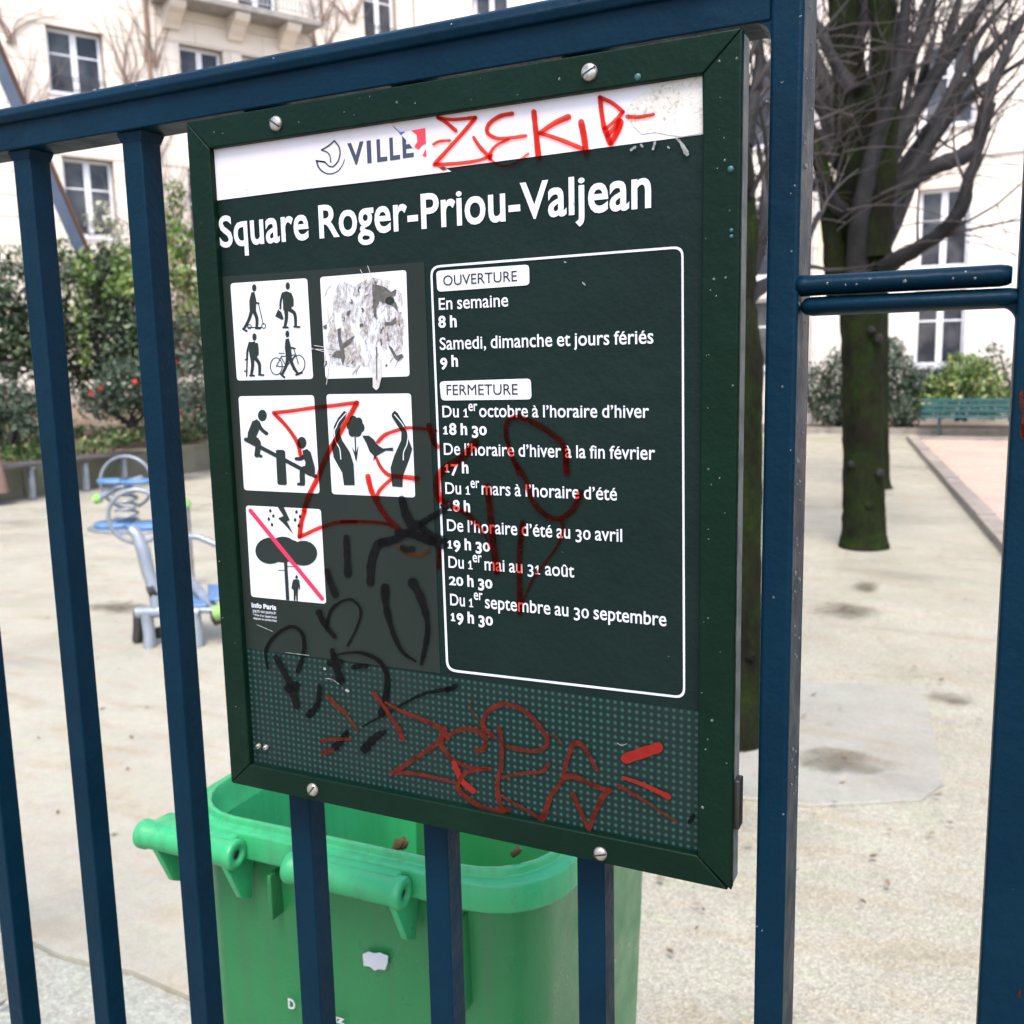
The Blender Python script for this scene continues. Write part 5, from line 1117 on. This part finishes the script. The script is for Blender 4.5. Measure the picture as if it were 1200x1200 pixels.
G(zo5([(420, 975), (385, 890), (362, 800), (372, 752), (415, 738), (480, 762), (560, 812), (605, 865), (612, 960)]), (5, 7), 'redmul'); G(zo6([(395, 0), (440, 70), (470, 160), (520, 220), (580, 240), (640, 200), (670, 130)]), (5, 7), 'redmul')
G(zo6([(610, 0), (615, 50)]), 7, 'redmul'); G(zo6([(585, 240), (600, 280), (570, 360), (480, 480), (425, 600)]), (4, 2), 'redmul'); G(zo6([(432, 255), (418, 400), (420, 630)]), (6, 6), 'redmul'); G(zo6([(200, 210), (260, 280), (320, 400)]), 2.4, 'redmul')
G(zc([(500, 945), (570, 985), (640, 990), (695, 965)]), 4.4, 'amber')
# black
for p, w_, mt in ((zc([(185, 885), (190, 1000), (195, 1108)]), (6.2, 8.6), 'blk'), (zc([(68, 1090), (88, 1160), (118, 1235)]), (6, 8), 'blk'), (zc([(332, 1160), (338, 1040), (370, 940), (410, 912)]), (9, 9.5), 'blk'), (zc([(400, 920), (500, 890), (600, 825), (700, 765), (822, 688)]), (10, 6), 'blkfade'), (zc([(525, 650), (550, 740), (580, 800)]), (8, 12), 'blkfade'),
                   (zc([(500, 855), (600, 870), (700, 905), (770, 925)]), (8, 13), 'blkfade'), (zc([(530, 950), (560, 960), (590, 955)]), 7, 'blk'), (zc([(620, 800), (700, 870), (770, 900)]), (8, 10), 'blkfade'), (zc([(770, 690), (800, 694)]), 4, 'blk')):
    G(p, w_, mt, lobe_=.12)
for p, w_, mt in ((zb([(105, 545), (95, 450), (150, 370), (230, 330), (285, 370), (292, 460), (260, 565)]), (2.4, 3.6), 'blkthin'), (zb([(148, 490), (215, 620), (255, 742)]), (5, 6), 'blk'), (zb([(215, 650), (245, 640)]), 9, 'blkfade'), (zb([(375, 640), (365, 730), (320, 790)]), (4, 6.5), 'blkfade'),
                   (zb([(370, 255), (405, 325), (455, 385)]), (5.5, 3.4), 'blkthin'), (zb([(410, 330), (440, 235), (530, 188), (588, 240), (570, 330), (520, 430)]), (2.8, 1.8), 'blkthin'), (zb([(440, 455), (462, 530), (482, 610)]), (4.4, 7.6), 'blkfade'), (zb([(470, 475), (580, 465), (680, 505), (725, 580), (722, 680), (698, 785)]), (1.8, 6.4), 'blkthin'),
                   (zb([(430, 520), (480, 515)]), 6, 'blkfade'), (zb([(715, 125), (722, 230), (760, 370), (810, 465), (875, 510)]), (7, 2), 'blkthin'), (zb([(858, 100), (905, 190), (938, 340), (905, 525)]), (8.5, 3), 'blkfade'), (zb([(600, 850), (780, 750), (920, 680), (1060, 655)]), (1.4, 3.4), 'blkthin'), (zb([(1040, 660), (1085, 640)]), (5, 4), 'blkfade'), (zb([(515, 880), (485, 925), (455, 960)]), (4.4, 6.6), 'blkfade'), (zb([(715, 878), (660, 910), (612, 965)]), (4, 9), 'blkfade'), (zb([(550, 540), (620, 535)]), 4, 'blkthin')):
    G(p, (w_[0] * 1.35, w_[1] * 1.35) if isinstance(w_, tuple) else w_ * 1.35, mt, lobe_=.2)
for p, w_, mt in ((zb([(415, 690), (455, 735), (505, 775)]), (5, 6), 'redfaint'), (zb([(505, 775), (580, 880)]), 3, 'redfaint'), (zb([(385, 925), (440, 918), (540, 915)]), (5, 3), 'redop'), (zb([(392, 988), (440, 972)]), 6, 'redop'), (zb([(655, 675), (690, 720), (735, 780)]), (5, 4), 'redop'), (zb([(730, 780), (780, 850), (808, 915)]), (4.6, 6.6), 'redop'), (zb([(720, 725), (800, 770), (900, 810), (990, 850), (1040, 900)]), (3, 7), 'redop'),
                   (zk([(370, 250), (350, 310), (260, 380), (90, 490)]), (7, 5), 'redop'), (zk([(85, 488), (200, 490), (330, 515), (445, 545)]), (4.8, 3.6), 'redop'), (zk([(375, 260), (355, 330), (400, 400), (450, 435), (530, 462), (620, 465)]), (6, 4), 'redop'), (zk([(390, 305), (410, 275), (480, 250), (560, 265), (595, 310), (585, 355), (550, 368)]), (4.6, 7), 'redop'),
                   (zk([(425, 435), (455, 510), (480, 545), (528, 585)]), (6, 7), 'redbright'), (zk([(600, 465), (500, 480), (455, 530), (445, 570), (490, 620), (570, 670), (640, 690), (720, 685)]), (5, 6.5), 'redop'),
                   (zk([(640, 290), (590, 250), (580, 210), (615, 150), (700, 115), (800, 150), (880, 230), (930, 310), (900, 360), (820, 368), (710, 345)]), (6, 5), 'redop'), (zk([(668, 245), (682, 330), (680, 450), (660, 530), (665, 620), (690, 700)]), (5.4, 5.4), 'redop'), (zk([(690, 510), (800, 490), (900, 480), (935, 440)]), (3.6, 5), 'redop'),
                   (zk([(680, 610), (780, 670), (905, 740)]), (3, 5), 'redop'), (zk([(900, 745), (925, 680), (950, 610), (1000, 545)]), (8, 4.6), 'redop'), (zk([(1010, 530), (1030, 440), (1060, 350), (1085, 325)]), (5.6, 6), 'redop'), (zk([(1080, 322), (1130, 350), (1195, 470)]), (6, 5), 'redop'),
                   (zr([(120, 490), (200, 480), (350, 550), (460, 580)]), (7, 4.6), 'redop'), (zr([(440, 580), (400, 620), (350, 720), (300, 860)]), (8, 5), 'redop'), (zr([(185, 600), (240, 720), (300, 850)]), (6, 5), 'redop'), (zr([(565, 352), (670, 315), (785, 278)]), 12.5, 'redbright'), (zr([(540, 485), (700, 545), (860, 622)]), (3, 6.6), 'redbright'), (zr([(510, 545), (600, 595), (700, 655)]), (5, 3.4), 'redop'), (zr([(700, 655), (810, 730), (920, 800)]), (3, 3), 'redfaint'),
                   (zk([(540, 90), (510, 130), (550, 195)]), 1.8, 'redfaint'), (zk([(930, 280), (975, 290), (1005, 330)]), 2.4, 'redfaint')):
    G(p, w_, mt, lobe_=.10)
G(zr([(1035, 755), (1010, 800)]), 5, 'blkfade')
# dirt flecks below the torn patch, pale scuffs
for p, w_ in ((z8([(770, 410), (790, 395)]), 3), (z8([(890, 370), (880, 405)]), (2, 3)), (z8([(995, 350), (1020, 375), (1050, 430)]), (2, 5)), (z8([(955, 395), (960, 400)]), 2), (z8([(820, 385), (826, 392)]), 3)): G(p, w_, 'dirt', lobe_=.4)
for p, w_ in ((zb([(400, 548), (404, 552)]), 2.4), (zb([(405, 600), (440, 605), (475, 630)]), .8), (zb([(516, 662), (524, 666)]), 3.2), (zb([(200, 465), (320, 480)]), .8), (zb([(50, 320), (130, 355)]), .8), (zr([(500, 245), (530, 260), (565, 250)]), .9), (zo5([(680, 180), (690, 190)]), 1.6), (zo5([(605, 95), (612, 97)]), 1.2)): G(p, w_, 'dirt', lobe_=.4)

# frame screws: domed, slotted
def screw(px, py, ang, r=.0054, yf=.600):
    c = at_y(px, py, yf); m = SMB(); n = 20
    m.loft([[(c[0] + r * s * math.cos(2*math.pi*i/n), yf - h, c[2] + r * s * math.sin(2*math.pi*i/n)) for i in range(n)] for s, h in ((1, .0002), (1, .0012), (.86, .0024), (.55, .0032))], True, False, True)
    o = m.build('screw', M['steel'], sign); m = SMB(); d = Vector((math.cos(ang), 0, math.sin(ang))) * r * .93; e = Vector((-math.sin(ang), 0, math.cos(ang))) * r * .11
    C0 = Vector((c[0], yf - .00325, c[2])); q = [C0 - d - e, C0 + d - e, C0 + d + e, C0 - d + e]
    C1 = Vector((0, .0012, 0)); qq = q + [v + C1 for v in q]; qq[0] += C1 * 0; m.add(qq, [(0, 1, 2, 3), (0, 4, 5, 1), (1, 5, 6, 2), (2, 6, 7, 3), (3, 7, 4, 0)]); m.build('slot', M['black'], o)
screw(324, 145, -.6); screw(691, 85, .45); screw(367, 925, .9); screw(704, 1000, .3, .0050)
for (px, py) in ((304, 874), (312.5, 875.5)): screw(px, py, .7, .0024, .605)
def s_sg(rr):
    k = rr.random()
    if k < .55: return ((rr.uniform(IX1 + .002, SX1 - .002), .5999, rr.uniform(SZ0 + .05, SZ1 - .01)), (0, -1, 0), 0)
    if k < .75: return ((rr.uniform(SX0 + .02, SX1 - .03), .5999, rr.uniform(IZ1 + .003, SZ1 - .002)), (0, -1, 0), 0)
    if k < .9: return ((rr.uniform(SX0 + .002, IX0 - .002), .5999, rr.uniform(SZ0 + .02, SZ1 - .02)), (0, -1, 0), 0)
    return ((rr.uniform(IX0 + .02, IX1 - .01), .6049, rr.uniform(IZ0 + .1, IZ1 - .03)), (0, -1, 0), 0)
m = drops(70, s_sg, .0003, .0008, 9); m.v = [tuple(Vector(v) - sgo) for v in m.v]; m.build('water_droplets', M['drop'], sign, 'stuff')
for (px, py, r) in ((747, 90, .0022), (856, 198, .0020), (857, 270, .0013), (857, 277, .0013)):
    m = SMB(); c = at_y(px, py, .5996); n = 12; m.loft([[(c[0] + r * s * math.cos(2*math.pi*i/n), .5996 - h, c[2] + r * s * math.sin(2*math.pi*i/n)) for i in range(n)] for s, h in ((1, -.0003), (.8, .0005), (.4, .0008))], True, False, True); m.build('paint_blob', M['teal'], sign)

# ------------------------------------------------------------------ leaf litter and pebbles on the ground
rr = random.Random(13); m = MB()
for k in range(420):
    if rr.random() < .5: x, y = rr.uniform(-1.2, .6), rr.uniform(1.2, 9)
    else: x, y = rr.uniform(-9, -1.5), rr.uniform(.8, 8)
    a = rr.uniform(0, 6.28); L_ = rr.uniform(.008, .022); c = Vector((x, y, .024 + rr.uniform(0, .004))); t = Vector((math.cos(a), math.sin(a), rr.uniform(-.2, .2))); b = Vector((-math.sin(a), math.cos(a), rr.uniform(-.2, .2)))
    m.add([c - t * L_, c + b * L_ * .45, c + t * L_, c - b * L_ * .45], [(0, 1, 2, 3)])
tag(m.build('leaf_litter', M['litter'], None, 'stuff'), 'small dead leaves scattered over the damp ground', 'leaf litter')
m = MB()
for k in range(1300):
    x = rr.uniform(-.95, .5); y = rr.uniform(1.05, 4.2); r = rr.uniform(.0015, .0048)
    if x < -1.0: continue
    z = .0; q = [(x + r * math.cos(a) * rr.uniform(.7, 1.2), y + r * math.sin(a) * rr.uniform(.7, 1.2), z) for a in (0, 1.2, 2.5, 3.8, 5)]
    m.add(q + [(x, y, z + r * .8)], [(i, (i + 1) % 5, 5) for i in range(5)])
for k in range(700):
    x = rr.uniform(-2.6, -1.2); y = rr.uniform(1.1, 1.66); r = rr.uniform(.002, .005); z = .004
    q = [(x + r * math.cos(a) * rr.uniform(.7, 1.2), y + r * math.sin(a) * rr.uniform(.7, 1.2), z) for a in (0, 1.2, 2.5, 3.8, 5)]
    m.add(q + [(x, y, z + r * .8)], [(i, (i + 1) % 5, 5) for i in range(5)])
tag(m.build('grit', M['slab'], None, 'stuff'), 'loose pale grit lying on the ground beyond the railing', 'grit')
